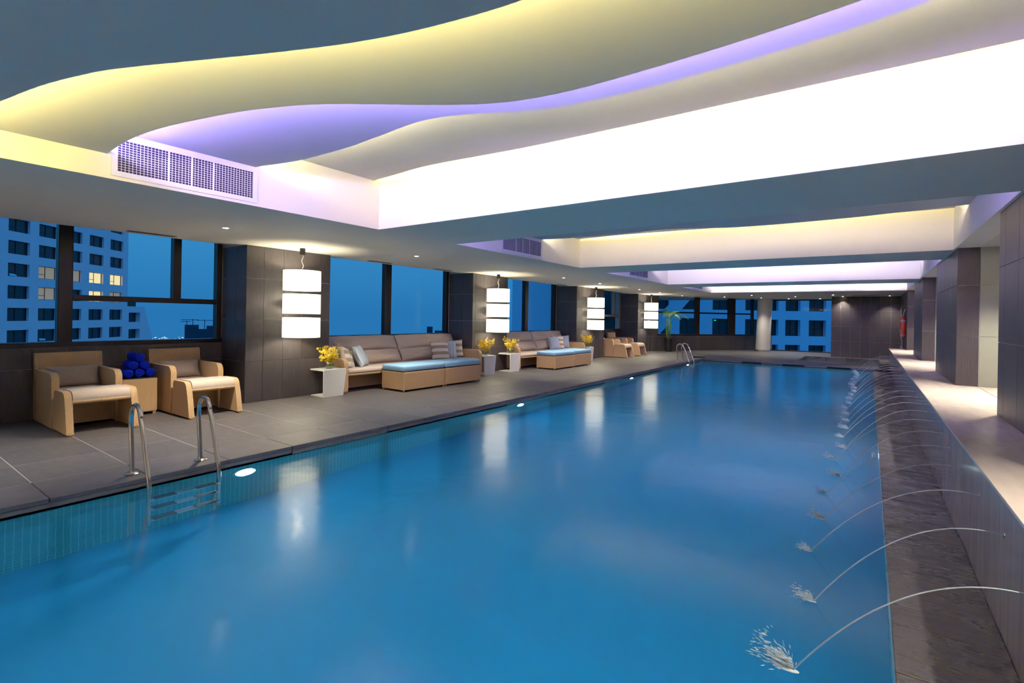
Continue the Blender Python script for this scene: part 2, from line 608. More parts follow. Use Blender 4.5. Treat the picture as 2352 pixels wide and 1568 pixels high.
def pillow(bm, w, h, t, n=16, ex=4.0, pinch=0.06, wob=0.0, seed=0):
    """soft cushion in the local XY plane, centred, thickness along Z"""
    rnd = random.Random(seed)
    ph = [rnd.uniform(0, 6.28) for _ in range(4)]
    grid = {}
    for s in (1, -1):
        for i in range(n + 1):
            for j in range(n + 1):
                u = -math.cos(math.pi * i / n)
                v = -math.cos(math.pi * j / n)
                edge = i in (0, n) or j in (0, n)
                if edge and s < 0:
                    grid[(s, i, j)] = grid[(1, i, j)]
                    continue
                th = ((1 - abs(u) ** ex) * (1 - abs(v) ** ex)) ** 0.55
                x = u * w / 2 * (1 - pinch * (1 - v * v))
                y = v * h / 2 * (1 - pinch * (1 - u * u))
                z = s * t / 2 * th
                z += wob * (math.sin(7 * u + ph[0]) * math.sin(5 * v + ph[1]) + 0.6 * math.sin(13 * u + ph[2]) * math.cos(9 * v + ph[3])) * th
                grid[(s, i, j)] = bm.verts.new((x, y, z))
    for s in (1, -1):
        for i in range(n):
            for j in range(n):
                q = [grid[(s, i, j)], grid[(s, i + 1, j)], grid[(s, i + 1, j + 1)], grid[(s, i, j + 1)]]
                if s < 0:
                    q.reverse()
                if len(set(q)) == 4:
                    bm.faces.new(q)


def icos(bm, c, r, sub=1, scale=(1, 1, 1)):
    mt = Matrix.Translation(c) @ Matrix.Diagonal((*scale, 1))
    bmesh.ops.create_icosphere(bm, subdivisions=sub, radius=r, matrix=mt)


def mesh_of(bm, name, mat, smooth=False):
    bmesh.ops.recalc_face_normals(bm, faces=bm.faces)
    me = bpy.data.meshes.new(name)
    bm.to_mesh(me)
    bm.free()
    if mat:
        me.materials.append(MATS[mat])
    if smooth:
        for p in me.polygons:
            p.use_smooth = True
    return me


def obj(name, bm, mat, parent=None, smooth=False):
    o = bpy.data.objects.new(name, mesh_of(bm, name, mat, smooth))
    C.objects.link(o)
    if parent:
        o.parent = parent
    return o


def smooth_by_angle(o, ang=40):
    me = o.data
    for p in me.polygons:
        p.use_smooth = True
    try:
        me.set_sharp_from_angle(angle=R(ang))
    except Exception:
        pass


def tag(o, label, cat, group=None, kind=None):
    o['label'] = label
    o['category'] = cat
    if group:
        o['group'] = group
    if kind:
        o['kind'] = kind
    return o


def thing(name, label, cat, loc=(0, 0, 0), rz=0.0, group=None):
    o = bpy.data.objects.new(name, None)
    o.empty_display_size = 0.1
    C.objects.link(o)
    o.location = loc
    o.rotation_euler = (0, 0, rz)
    return tag(o, label, cat, group)


def struct(name, bm, mat, smooth=False):
    o = obj(name, bm, mat, None, smooth)
    o['kind'] = 'structure'
    return o


def copy_tree(o, parent=None):
    c = o.copy()
    C.objects.link(c)
    c.parent = parent
    for ch in list(o.children):
        copy_tree(ch, c)
    return c


_tile_cache = {}


def piece(name, w, h, t, mat, parent, origin, ua, va, bevel=0.0):
    """one flat piece w x h x t; its back face centre at origin, lying in axes ua, va"""
    key = (name, round(w, 4), round(h, 4), round(t, 4), mat)
    me = _tile_cache.get(key)
    if me is None:
        bm = bmesh.new()
        if bevel:
            rbox(bm, -w / 2, w / 2, -h / 2, h / 2, 0, t, bevel, 1)
        else:
            box(bm, -w / 2, w / 2, -h / 2, h / 2, 0, t)
        me = mesh_of(bm, name, mat)
        _tile_cache[key] = me
    o = bpy.data.objects.new(name, me)
    C.objects.link(o)
    ua = Vector(ua).normalized()
    va = Vector(va).normalized()
    na = ua.cross(va)
    mt = Matrix.Translation(origin) @ Matrix((ua, va, na)).transposed().to_4x4()
    o.parent = parent
    o.matrix_local = mt
    return o


def tile_face(parent, origin, ua, va, ub, vb, mat='tile', name='tile', t=0.008, gap=0.006, skip=None):
    """tiles between the breaks ub x vb on the plane through origin"""
    ua = Vector(ua)
    va = Vector(va)
    o0 = Vector(origin)
    for u0, u1 in zip(ub, ub[1:]):
        for v0, v1 in zip(vb, vb[1:]):
            if u1 - u0 < 0.02 or v1 - v0 < 0.02:
                continue
            if skip and skip(u0, u1, v0, v1):
                continue
            piece(name, u1 - u0 - gap, v1 - v0 - gap, t, mat, parent,
                  o0 + ua * ((u0 + u1) / 2) + va * ((v0 + v1) / 2), ua, va)


TW, TH = 0.3475, 0.69


def breaks(a, b, phase, pitch):
    k = math.ceil((a - phase) / pitch + 1e-6)
    out = [a]
    while phase + k * pitch < b - 1e-6:
        out.append(phase + k * pitch)
        k += 1
    out.append(b)
    # drop slivers
    if len(out) > 2 and out[1] - out[0] < 0.03:
        out.pop(1)
    if len(out) > 2 and out[-1] - out[-2] < 0.03:
        out.pop(-2)
    return out


# ------------------------------------------------------------------ main dimensions
ZC = 2.60           # ceiling soffit
XR = -9.12          # window wall, face of its tiles
XP = -8.30          # pillar faces on the lounge side
SILL = 1.00
XE = -5.25          # pool edge, lounge side
XQ = 0.12           # pool edge, fountain side
ZW = -0.10          # water level
YE = 20.3           # far end of the pool
YB = -5.5           # back of the room behind the camera
YP = -2.2           # near end of the pool
XL = 0.575          # fountain ledge face
ZL = 0.62           # ledge top
XB = 1.03           # right hand pillar faces
CX0, CX1 = -5.20, 1.00
PILLARS = [(-1.62, -0.10), (4.10, 5.66), (9.84, 11.36), (15.46, 17.67), (21.14, 22.48)]
RPILLARS = [(-1.9, 0.78), (3.87, 6.74), (9.60, 12.28), (15.35, 18.0), (21.12, 25.6)]
ZROWS = [0, 0.68, 1.37, 2.06, ZC]

# ------------------------------------------------------------------ floor: lounge deck
bm = bmesh.new()
box(bm, XR - 0.2, -5.84, YB, 12.0, -0.3, -0.001)
box(bm, -5.84, XE - 0.05, YB, 20.3, -0.3, -0.0422)
floor = struct('floor', bm, 'grout')
xb = [XR, -8.77, -8.04, -7.30, -6.57, -5.84]
yb = [1.092 + 0.682 * k for k in range(-5, 17)]
tile_face(floor, (0, 0, -0.001), (1, 0, 0), (0, 1, 0), xb, yb, mat='slab', name='slab', t=0.001, gap=0.007)
bm = bmesh.new()
box(bm, XR, -5.84, YB, yb[0], -0.001, 0.0)
box(bm, XR, -5.84, yb[-1], YE + 0.4, -0.2, 0.0)
o = obj('deck_paving', bm, 'deck_far', floor)
# coping stones along the lounge side of the pool
for y0, y1 in zip(yb, yb[1:]):
    piece('coping_stone', XE + 5.84 - 0.004, y1 - y0 - 0.006, 0.042, 'coping', floor, ((XE - 5.84) / 2, (y0 + y1) / 2, -0.042),
          (1, 0, 0), (0, 1, 0), bevel=0.004)
k = 0
yy = yb[-1]
while yy < YE - 0.1:
    piece('coping_stone', XE + 5.84 - 0.004, 0.676, 0.042, 'coping', floor, ((XE - 5.84) / 2, yy + 0.341, -0.042), (1, 0, 0), (0, 1, 0), bevel=0.004)
    yy += 0.682
# lower fascia strips under the coping, with open overflow slots between
yy = yb[0]
k = 0
while yy < YE:
    ln = 0.682 * 2
    zz = -0.078 if k % 3 != 1 else -0.094
    piece('fascia_tile', ln - 0.006, -0.042 - zz, 0.02, 'fascia', floor, (XE - 0.032, yy + ln / 2, (zz - 0.042) / 2), (0, 1, 0), (0, 0, 1))
    yy += ln
    k += 1
bm = bmesh.new()
box(bm, XE - 0.25, XE - 0.05, YB, YE, -0.12, -0.042)
obj('overflow_slot_shade', bm, 'slot', floor)  # black fill puts the shade inside the overflow gap into its colour

bm = bmesh.new()
box(bm, XE - 0.3, XL + 0.02, YB, YP - 0.01, -0.2, 0.0)
obj('rear_bounce_paving', bm, 'marble', floor)  # pale unseen paving, put here to bounce neutral light up to the soffit

# far deck, beyond the end of the pool, with the whirlpool opening
WPX0, WPX1, WPY0, WPY1 = -2.26, 0.36, 22.2, 25.25
bm = bmesh.new()


def slab_poly(x0, x1, y0, y1):
    box(bm, x0, x1, y0, y1, -0.25, 0.0)


slab_poly(-5.84, WPX0, YE + 0.36, 28.6)
slab_poly(WPX0, WPX1, YE + 0.36, WPY0)
slab_poly(WPX0, WPX1, WPY1, 28.6)
slab_poly(WPX1, XB + 0.2, YE + 0.36, 28.6)
slab_poly(XR, -5.84, YE + 0.4, 28.6)
far_floor = struct('floor_far', bm, 'deck_far')
xx = -5.84
k = 0
xs = [-5.25 + 0.682 * k for k in range(0, 9)]
for x0, x1 in zip([-5.84] + xs[:], xs + [XL]):
    x1 = min(x1, XL)
    if x1 - x0 < 0.05:
        continue
    piece('coping_stone', x1 - x0 - 0.006, 0.36, 0.042, 'coping', far_floor, ((x0 + x1) / 2, YE + 0.18, -0.042), (1, 0, 0), (0, 1, 0), bevel=0.004)
    if x0 > -5.3:
        if len(far_floor.children) % 3:
            piece('fascia_tile', x1 - x0 - 0.004, 0.04, 0.02, 'fascia', far_floor, ((x0 + x1) / 2, YE + 0.03, -0.062), (-1, 0, 0), (0, 0, 1))
bm = bmesh.new()
box(bm, XE - 0.2, XL, YE + 0.05, YE + 0.3, -0.2, -0.042)
obj('overflow_slot_shade', bm, 'slot', far_floor)  # near-black colour carries the shade of the gap at this end
# whirlpool basin
bm = bmesh.new()
box(bm, WPX0, WPX0 + 0.03, WPY0, WPY1, -0.8, 0.0)
box(bm, WPX1 - 0.03, WPX1, WPY0, WPY1, -0.8, 0.0)
box(bm, WPX0, WPX1, WPY0, WPY0 + 0.03, -0.8, 0.0)
box(bm, WPX0, WPX1, WPY1 - 0.03, WPY1, -0.8, 0.0)
box(bm, WPX0, WPX1, WPY0, WPY1, -0.85, -0.8)
obj('whirlpool_basin', bm, 'slate', far_floor)
bm = bmesh.new()
vs_ = [bm.verts.new(p) for p in ((WPX0, WPY0, -0.14), (WPX1, WPY0, -0.14), (WPX1, WPY1, -0.14), (WPX0, WPY1, -0.14))]
bm.faces.new(vs_)
ww = obj('whirlpool_water', bm, 'water')
tag(ww, 'dark still water of the small whirlpool at the far end of the deck', 'water', kind='stuff')

# ------------------------------------------------------------------ pool basin and water
ZF = -1.2
bm = bmesh.new()
box(bm, XE - 0.3, XE - 0.03, YP, YE + 0.3, ZF - 0.1, -0.12)
basin = struct('pool_basin', bm, 'mosaic')
bm = bmesh.new()
box(bm, XQ + 0.02, XQ + 0.2, YP, YE + 0.3, ZF - 0.1, -0.13)
obj('side_wall', bm, 'mosaic', basin)
bm = bmesh.new()
box(bm, XE - 0.3, XQ + 0.2, YE + 0.03, YE + 0.3, ZF - 0.1, -0.12)
obj('end_wall', bm, 'mosaic', basin)
bm = bmesh.new()
box(bm, XE - 0.3, XQ + 0.2, YP - 0.2, YP, ZF - 0.1, -0.06)
obj('end_wall', bm, 'mosaic', basin)
bm = bmesh.new()
box(bm, XE - 0.3, XQ + 0.2, YP, YE + 0.3, ZF - 0.1, ZF)
obj('pool_bottom', bm, 'pool_bottom', basin)

bm = bmesh.new()
vs_ = [bm.verts.new(p) for p in ((XE - 0.06, YP, ZW), (XQ + 0.02, YP, ZW), (XQ + 0.02, YE + 0.06, ZW), (XE - 0.06, YE + 0.06, ZW))]
bm.faces.new(vs_)
pw = obj('pool_water', bm, 'water')
tag(pw, 'smooth turquoise blue water filling the long swimming pool', 'water', kind='stuff')

# ------------------------------------------------------------------ slate overflow strip and stone ledge with the jets
bm = bmesh.new()
box(bm, XQ, XL + 0.05, YB, YE + 0.4, -0.35, -0.13)
strip = struct('floor_strip', bm, 'grout')
yy = YB
k = 0
rnd = random.Random(3)
while yy < YE + 0.3:
    ln = 0.70
    dz = rnd.uniform(-0.004, 0.004)
    piece('slate_slab', XL - XQ, ln - 0.003, 0.036, 'slate', strip, ((XQ + XL) / 2, yy + ln / 2, -0.131 + dz), (1, 0, 0), (0, 1, 0), bevel=0.004)
    yy += ln
YLE = 21.9
bm = bmesh.new()
box(bm, XL + 0.02, 3.0, YB, YLE - 0.02, -0.3, ZL - 0.02)
ledge = struct('wall_ledge', bm, 'grout')
yy = YB
while yy < YLE - 0.05:
    ln = min(1.05, YLE - yy)
    piece('face_panel', ln - 0.004, ZL + 0.13 - 0.02, 0.02, 'marble_face', ledge, (XL + 0.02, yy + ln / 2, (ZL - 0.13 - 0.02) / 2),
          (0, -1, 0), (0, 0, 1))
    yy += ln
piece('face_panel', 2.0, ZL + 0.1, 0.02, 'marble_face', ledge, (XL + 1.0, YLE - 0.02, ZL / 2 - 0.05), (-1, 0, 0), (0, 0, 1))
yy = YB
while yy < YLE - 0.05:
    ln = min(2.1, YLE - yy)
    piece('top_slab', 1.27 - XL + 0.006, ln - 0.003, 0.02, 'marble', ledge, ((1.27 + XL) / 2 - 0.003, yy + ln / 2, ZL - 0.02), (1, 0, 0), (0, 1, 0), bevel=0.002)
    piece('top_slab', 1.7, ln - 0.003, 0.02, 'marble', ledge, (1.275 + 0.85, yy + ln / 2, ZL - 0.02), (1, 0, 0), (0, 1, 0))
    yy += ln

# ------------------------------------------------------------------ window wall on the lounge side
bm = bmesh.new()
box(bm, XR - 0.25, XR - 0.008, YB, 22.5, 0, SILL - 0.03)
wall_left = struct('wall_left', bm, 'grout')
BAYS = [(-0.10, 4.10), (5.66, 9.84), (11.36, 15.46), (17.67, 21.14)]
for y0, y1 in BAYS:
    tile_face(wall_left, (XR - 0.008, 0, 0), (0, 1, 0), (0, 0, 1), breaks(y0, y1, 1.70, TW), [0, 0.68, SILL - 0.03])
bm = bmesh.new()
box(bm, XR - 0.3, XR - 0.05, YB, 22.5, 2.78, 3.6)
obj('lintel', bm, 'paint', wall_left)
for i, (y0, y1) in enumerate(PILLARS):
    bm = bmesh.new()
    box(bm, XR - 0.25, XP - 0.008, y0 + 0.008, y1 - 0.008, 0, 2.8)
    p = struct('pillar', bm, 'grout')
    tile_face(p, (XP - 0.008, 0, 0), (0, 1, 0), (0, 0, 1), breaks(y0, y1, 1.70 + 0.26, TW), ZROWS)
    if i:
        tile_face(p, (0, y0 + 0.008, 0), (1, 0, 0), (0, 0, 1), breaks(XR, XP, XP - 2 * TW, TW), ZROWS)
    if i == 4:
        tile_face(p, (0, y1 - 0.008, 0), (-1, 0, 0), (0, 0, 1), [-XP, -XP + TW, -XP + 2 * TW, -XR], ZROWS)


def win_bars(parent, bars, mat, x0=XR - 0.16, x1=XR - 0.02):
    for y0, y1, z0, z1 in bars:
        bm = bmesh.new()
        rbox(bm, x0, x1, y0, y1, z0, z1, 0.006, 1)
        obj('frame_bar', bm, mat, parent)


def win_panes(parent, panes, x=XR - 0.12):
    for y0, y1, z0, z1 in panes:
        bm = bmesh.new()
        box(bm, x - 0.004, x + 0.004, y0, y1, z0, z1)
        obj('pane', bm, 'pane', parent)


WZ0, WZ1 = SILL - 0.03, 2.80


def window(n, y0, y1):
    bm = bmesh.new()
    rbox(bm, XR - 0.18, XR + 0.012, y0, y1, SILL - 0.03, SILL + 0.035, 0.006, 1)
    o = obj('window_%d' % n, bm, 'frame')
    o['kind'] = 'structure'
    return o


w1 = window(1, -0.10, 4.10)
win_bars(w1, [(1.95, 2.11, WZ0, WZ1), (2.11, 4.02, 1.62, 1.70), (3.36, 3.47, 1.70, WZ1), (4.02, 4.10, WZ0, WZ1)], 'frame')
win_panes(w1, [(-0.1, 1.95, 1.03, WZ1), (2.11, 4.02, 1.03, 1.62), (2.11, 3.36, 1.70, WZ1), (3.47, 4.02, 1.70, WZ1)])
w2 = window(2, 5.66, 9.84)
win_bars(w2, [(5.66, 5.72, WZ0, WZ1), (7.70, 7.88, WZ0, WZ1), (9.75, 9.84, WZ0, WZ1)], 'frame')
win_panes(w2, [(5.72, 7.70, 1.03, WZ1), (7.88, 9.75, 1.03, WZ1)])
w3 = window(3, 11.36, 15.46)
win_bars(w3, [(11.36, 11.42, WZ0, WZ1), (13.50, 13.68, WZ0, WZ1), (15.35, 15.46, WZ0, WZ1)], 'frame')
win_panes(w3, [(11.42, 13.50, 1.03, WZ1), (13.68, 15.35, 1.03, WZ1)])
w4 = window(4, 17.67, 21.14)
win_bars(w4, [(17.67, 17.75, WZ0, WZ1), (19.2, 19.36, WZ0, WZ1), (20.48, 20.66, 1.66, WZ1), (17.75, 21.06, 1.56, 1.66), (21.06, 21.14, WZ0, WZ1)], 'frame_pale')
win_panes(w4, [(17.75, 19.2, 1.03, 1.56), (17.75, 19.2, 1.66, WZ1), (19.36, 21.06, 1.03, 1.56), (19.36, 20.48, 1.66, WZ1), (20.66, 21.06, 1.66, WZ1)])

# ------------------------------------------------------------------ diagonal far window wall
DA = Vector((-8.00, 23.47, 0))
DB = Vector((-4.10, 29.10, 0))
DU = (DB - DA).normalized()
DN = Vector((DU.y, -DU.x, 0))
DL = (DB - DA).length
DM = Matrix.Translation(DA) @ Matrix((DU, -DN, Vector((0, 0, 1)))).transposed().to_4x4()  # local x along, y outwards
SD = 0.74


def in_diag(o):
    o.matrix_world = DM
    return o


bm = bmesh.new()
box(bm, -0.85, DL, 0.008, 0.25, 0, SD)
wall_far = in_diag(struct('wall_far_left', bm, 'grout'))
ub = [-0.75] + [0.12 + 0.358 * k for k in range(-2, 19)]
for u0, u1 in zip(ub, ub[1:]):
    for v0, v1 in ((0, SD - 0.055), (SD - 0.05, SD)):
        piece('tile', u1 - u0 - 0.006, v1 - v0 - 0.004, 0.008, 'tile', wall_far, ((u0 + u1) / 2, 0.008, (v0 + v1) / 2), (1, 0, 0), (0, 0, 1))
bm = bmesh.new()
box(bm, -0.85, -0.22, 0.0, 0.25, SD, 2.7)
obj('jamb', bm, 'tile', wall_far)
bm = bmesh.new()
rbox(bm, -0.3, DL, -0.02, 0.16, SD, SD + 0.05, 0.005, 1)
w5 = in_diag(struct('window_5', bm, 'frame'))
for u0, u1, z0, z1 in ((-0.3, -0.2, SD, 2.7), (1.94, 2.20, SD, 2.7), (4.0, 4.42, SD, 2.7), (5.5, 5.62, SD, 2.7), (-0.2, 5.6, 1.80, 1.87)):
    bm = bmesh.new()
    rbox(bm, u0, u1, 0.02, 0.14, z0, z1, 0.005, 1)
    obj('frame_bar', bm, 'frame', w5)
for u0, u1 in ((-0.2, 1.94), (2.2, 4.0), (4.42, 5.5)):
    for z0, z1 in ((SD + 0.05, 1.80), (1.87, 2.7)):
        bm = bmesh.new()
        box(bm, u0, u1, 0.076, 0.084, z0, z1)
        obj('pane', bm, 'pane', w5)
# full height glass wall beside the column
bm = bmesh.new()
rbox(bm, -4.6, -1.36, 28.5, 28.6, -0.02, 0.05, 0.005, 1)
w6 = struct('window_6', bm, 'frame')
bm = bmesh.new()
rbox(bm, -4.6, -1.36, 28.5, 28.6, 2.54, 2.6, 0.005, 1)
obj('frame_bar', bm, 'frame', w6)
for x0, x1 in ((-4.6, -2.9), (-2.88, -1.36)):
    bm = bmesh.new()
    box(bm, x0, x1, 28.545, 28.555, 0.05, 2.54)
    obj('pane', bm, 'pane', w6)
# far tiled wall
bm = bmesh.new()
box(bm, -1.33 + 0.008, 3.0, 25.608, 28.7, 0, 2.8)
wall_back = struct('wall_far_right', bm, 'grout')
tile_face(wall_back, (0, 25.608, 0), (1, 0, 0), (0, 0, 1), [-1.33 + 0.343 * k for k in range(0, 8)], [0, 0.69, 1.33, 1.985, 2.62])
tile_face(wall_back, (-1.322, 0, 0), (0, -1, 0), (0, 0, 1), [-28.6 + 0.343 * k for k in range(0, 9)] + [-25.6], [0, 0.69, 1.33, 1.985, 2.62])

# ------------------------------------------------------------------ right hand side pillars and alcoves
for i, (y0, y1) in enumerate(RPILLARS):
    bm = bmesh.new()
    box(bm, XB + 0.008, 1.27, y0 + 0.008, y1 - 0.008, ZL - 0.2 if y1 < 22 else -0.2, 2.8)
    p = struct('pillar', bm, 'grout')
    zr = [ZL, 1.33, 2.06, ZC + 0.02] if i else [ZL, ZC]
    tile_face(p, (XB + 0.008, 0, 0), (0, -1, 0), (0, 0, 1), breaks(-y1, -y0, -y0 - 0.5, 0.53), zr)
    if i:
        tile_face(p, (0, y0 + 0.008, 0), (1, 0, 0), (0, 0, 1), [XB, 1.27], zr)
        # partition behind, flush with the pillar's near side
        bm = bmesh.new()
        box(bm, 1.27, 3.0, y0 + 0.012, y0 + 0.12, ZL, 2.8)
        w = struct('wall_partition', bm, 'grout')
        tile_face(w, (0, y0 + 0.012, 0), (1, 0, 0), (0, 0, 1), [1.275, 1.62, 1.96, 2.3, 2.65, 3.0], zr, mat='beige_panel', name='panel')
for (a0, a1), (b0, b1) in zip(RPILLARS, RPILLARS[1:]):
    bm = bmesh.new()
    box(bm, 1.262, 1.270, a1 + 0.004, b0 - 0.004, ZL, 2.6)
    o = struct('window_alcove', bm, 'pane')
bm = bmesh.new()
box(bm, 3.0, 3.2, YB, 28.7, -0.3, 3.6)
struct('wall_right', bm, 'beige_panel')
bm = bmesh.new()
box(bm, XR - 0.3, 3.2, YB - 0.2, YB, -0.3, 3.6)
struct('wall_back', bm, 'paint')
# ------------------------------------------------------------------ ceiling with wave coffers
COFFERS = [(0.20, 4.25), (5.74, 9.80), (11.20, 15.70), (17.25, 21.05)]
ZT = 3.46
bm = bmesh.new()
box(bm, -8.62, CX0, YB, 22.9, ZC, ZT)                       # lounge side soffit
box(bm, XR - 0.3, -8.6, YB, 22.9, 2.80, ZT)                  # blind pocket above the windows
box(bm, CX1, 3.2, YB, 28.7, ZC, ZT)                         # right side
prev = YB
for y0, y1 in COFFERS:
    box(bm, CX0, CX1, prev, y0, ZC, ZT)
    prev = y1
box(bm, CX0, CX1, prev, 28.7, ZC, ZT)
box(bm, -9.6, CX0, 22.9, 28.7, ZC, ZT)
box(bm, XR - 0.3, 3.2, YB, 28.7, ZT, ZT + 0.1)
ceiling = struct('ceiling', bm, 'paint')

L1 = [(-5.2, .33), (-4.5, .43), (-3.793, .56), (-3.339, .638), (-2.95, .739), (-2.75, .814), (-2.425, .959), (-2.02, 1.138), (-1.71, 1.261),
      (-1.397, 1.351), (-1.0, 1.418), (-.4, 1.44), (.3, 1.40), (1.0, 1.3)]
L2 = [(-5.2, 1.405), (-4.72, 1.385), (-4.34, 1.40), (-3.95, 1.456), (-3.51, 1.555), (-3.28, 1.62), (-2.86, 1.79), (-2.5, 2.02), (-2.2, 2.23),
      (-1.95, 2.375), (-1.73, 2.46), (-1.44, 2.51), (-1.1, 2.52), (-.5, 2.50), (0, 2.445), (.5, 2.37), (1, 2.28)]
L3 = [(-5.2, 2.64), (-4.56, 2.765), (-3.87, 2.785), (-3.35, 2.75), (-2.9, 2.715), (-2.6, 2.76), (-2.3, 2.89), (-2.07, 3.0), (-1.78, 3.085),
      (-1.3, 3.13), (-.9, 3.13), (-.2, 3.085), (.25, 3.0), (1, 2.85)]
L4 = [(-5.2, 4.16), (-4.7, 4.12), (-4.3, 4.08), (-3.9, 4.09), (-2.9, 4.17), (-1.97, 4.19), (-.55, 4.19), (.44, 4.2), (1, 4.2)]


def curve_y(pts, x):
    n = len(pts)
    if x <= pts[0][0]:
        return pts[0][1]
    for i in range(n - 1):
        if x <= pts[i + 1][0]:
            break
    x0, y0 = pts[i]
    x1, y1 = pts[i + 1]
    ma = (pts[i + 1][1] - pts[i - 1][1]) / (pts[i + 1][0] - pts[i - 1][0]) if i > 0 else (y1 - y0) / (x1 - x0)
    mb = (pts[i + 2][1] - y0) / (pts[i + 2][0] - x0) if i + 2 < n else (y1 - y0) / (x1 - x0)
    h = x1 - x0
    t = (x - x0) / h
    return ((2 * t ** 3 - 3 * t * t + 1) * y0 + (t ** 3 - 2 * t * t + t) * h * ma + (-2 * t ** 3 + 3 * t * t) * y1 + (t ** 3 - t * t) * h * mb)


NXS = 90
XSAMP = [CX0 + (CX1 - CX0) * i / NXS for i in range(NXS + 1)]


def wave_panel(fy, yfront, ys, z, th=0.035):
    bm = bmesh.new()
    rows = []
    for x, y in zip(XSAMP, ys):
        rows.append([bm.verts.new(p) for p in ((x, yfront, z), (x, y, z), (x, y, z + th), (x, yfront, z + th))])
    for a, c in zip(rows, rows[1:]):
        for j in range(4):
            bm.faces.new([a[j], a[(j + 1) % 4], c[(j + 1) % 4], c[j]])
    bm.faces.new(rows[0])
    bm.faces.new(rows[-1][::-1])
    return bm


def led_ribbon(ys, z, back, mat, x_lo=CX0 + 0.02, x_hi=CX1 - 0.02, hgt=0.03, ydir=1):
    bm = bmesh.new()
    prev = None
    for x, y in zip(XSAMP[::2], ys[::2]):
        x = min(max(x, x_lo), x_hi)
        a = bm.verts.new((x, y - back, z))
        b_ = bm.verts.new((x, y - back - 0.012, z + hgt))
        if prev:
            bm.faces.new([prev[0], a, b_, prev[1]])
        prev = (a, b_)
    o = obj('led_strip', bm, mat, ceiling)
    return o


LZ = [2.60, 2.803, 3.003, 3.215]
for ci, (y0, y1) in enumerate(COFFERS):
    sc = (y1 - y0) / 4.05

    def my(pts):
        return [y0 + (curve_y(pts, x) - 0.20) * sc for x in XSAMP]
    lv = [my(L1), my(L2), my(L3), my(L4)]
    near = ci == 0
    if ci != 0:
        lv[0] = None
    if not near:
        lv[1] = None
    for li in range(4):
        ys = lv[li]
        if ys is None:
            continue
        bm = wave_panel(None, y0 - (0.0 if li else 0.02), ys, LZ[li])
        o = obj('wave_panel', bm, 'panel_paint', ceiling)
        smooth_by_angle(o, 30)
    m3 = {1: 'led_soft', 2: 'led_lilac', 3: 'led_white'}.get(ci, 'led_warm')
    led_ribbon(lv[2], LZ[2] + 0.042, 0.04, 'led_yellow_soft' if ci < 2 else 'led_purple_soft', hgt=0.012 if ci == 0 else 0.006)
    if lv[0]:
        led_ribbon(lv[0], LZ[0] + 0.045, 0.07, 'led_yellow')
    if near:
        led_ribbon(lv[1], LZ[1] + 0.045, 0.07, 'led_purple')
    else:
        led_ribbon([y0 + 0.10] * len(XSAMP), 2.86, 0.07, 'led_purple_soft')
    led_ribbon(lv[2], LZ[2] + 0.045, 0.07, m3)
    if ci < 2:
        led_ribbon(lv[3], LZ[3] + 0.045, 0.06, 'led_top' if near else 'led_top_soft')

# ------------------------------------------------------------------ leaning round column
bm = bmesh.new()
seg = 40
prof = [(0.335, 0.0), (0.335, 0.06), (0.345, 0.06)]
lean = Vector((0.813, 0.582, 0)) * 0.10
rings = []
for r_, z_ in ((0.325, 0.05), (0.325, 0.6), (0.325, 1.3), (0.325, 2.0), (0.325, 2.62)):
    off = lean * (z_ / 2.6)
    rings.append([bm.verts.new((-4.28 + off.x + r_ * math.cos(2 * math.pi * k / seg), 27.35 + off.y + r_ * math.sin(2 * math.pi * k / seg), z_)) for k in range(seg)])
for a, c in zip(rings, rings[1:]):
    for k in range(seg):
        bm.faces.new([a[k], a[(k + 1) % seg], c[(k + 1) % seg], c[k]])
col = struct('round_column', bm, 'column_white', True)
bm = bmesh.new()
lathe(bm, [(0.36, 0.0), (0.36, 0.07), (0.33, 0.09)], 40, -4.28, 27.35)
o = obj('base_ring', bm, 'steel', col)
smooth_by_angle(o)

# ------------------------------------------------------------------ air grilles in the coffer walls
def make_grille(y0, y1, z0, z1, nv, nh, label):
    t = thing('air_grille', label, 'vent', (CX0, (y0 + y1) / 2, z0), 0, 'air grilles in the coffer walls')
    w = (y1 - y0) / 2
    H = z1 - z0
    bm = bmesh.new()
    bt = 0.045
    box(bm, 0, 0.012, -w, w, 0, bt)
    box(bm, 0, 0.012, -w, w, H - bt * 0.7, H)
    box(bm, 0, 0.012, -w, -w + bt, bt, H - bt * 0.7)
    box(bm, 0, 0.012, w - bt, w, bt, H - bt * 0.7)
    obj('frame', bm, 'white_metal', t)
    bm = bmesh.new()
    box(bm, 0.0, 0.0012, -w + bt, w - bt, bt, H - bt * 0.7)
    obj('backing', bm, 'duct_dark', t)
    iw = 2 * (w - bt)
    ih = H - bt * 1.7
    bm = bmesh.new()
    box(bm, 0.0015, 0.007, -0.0014, 0.0014, 0, ih)
    mv = mesh_of(bm, 'blade', 'white_metal')
    bm = bmesh.new()
    box(bm, 0.0015, 0.008, -0.007, 0.007, 0, ih)
    mw = mesh_of(bm, 'divider', 'white_metal')
    bm = bmesh.new()
    box(bm, 0.004, 0.0095, 0, iw, -0.0014, 0.0014)
    mh = mesh_of(bm, 'louvre', 'white_metal')
    for i in range(1, nv):
        wide = i in (round(nv / 3), round(nv / 2), round(nv * 2 / 3))
        o = bpy.data.objects.new('divider' if wide else 'blade', mw if wide else mv)
        C.objects.link(o)
        o.parent = t
        o.location = (0, -w + bt + iw * i / nv, bt)
    for i in range(1, nh):
        o = bpy.data.objects.new('louvre', mh)
        C.objects.link(o)
        o.parent = t
        o.location = (0, -w + bt, bt + ih * i / nh)
    return t


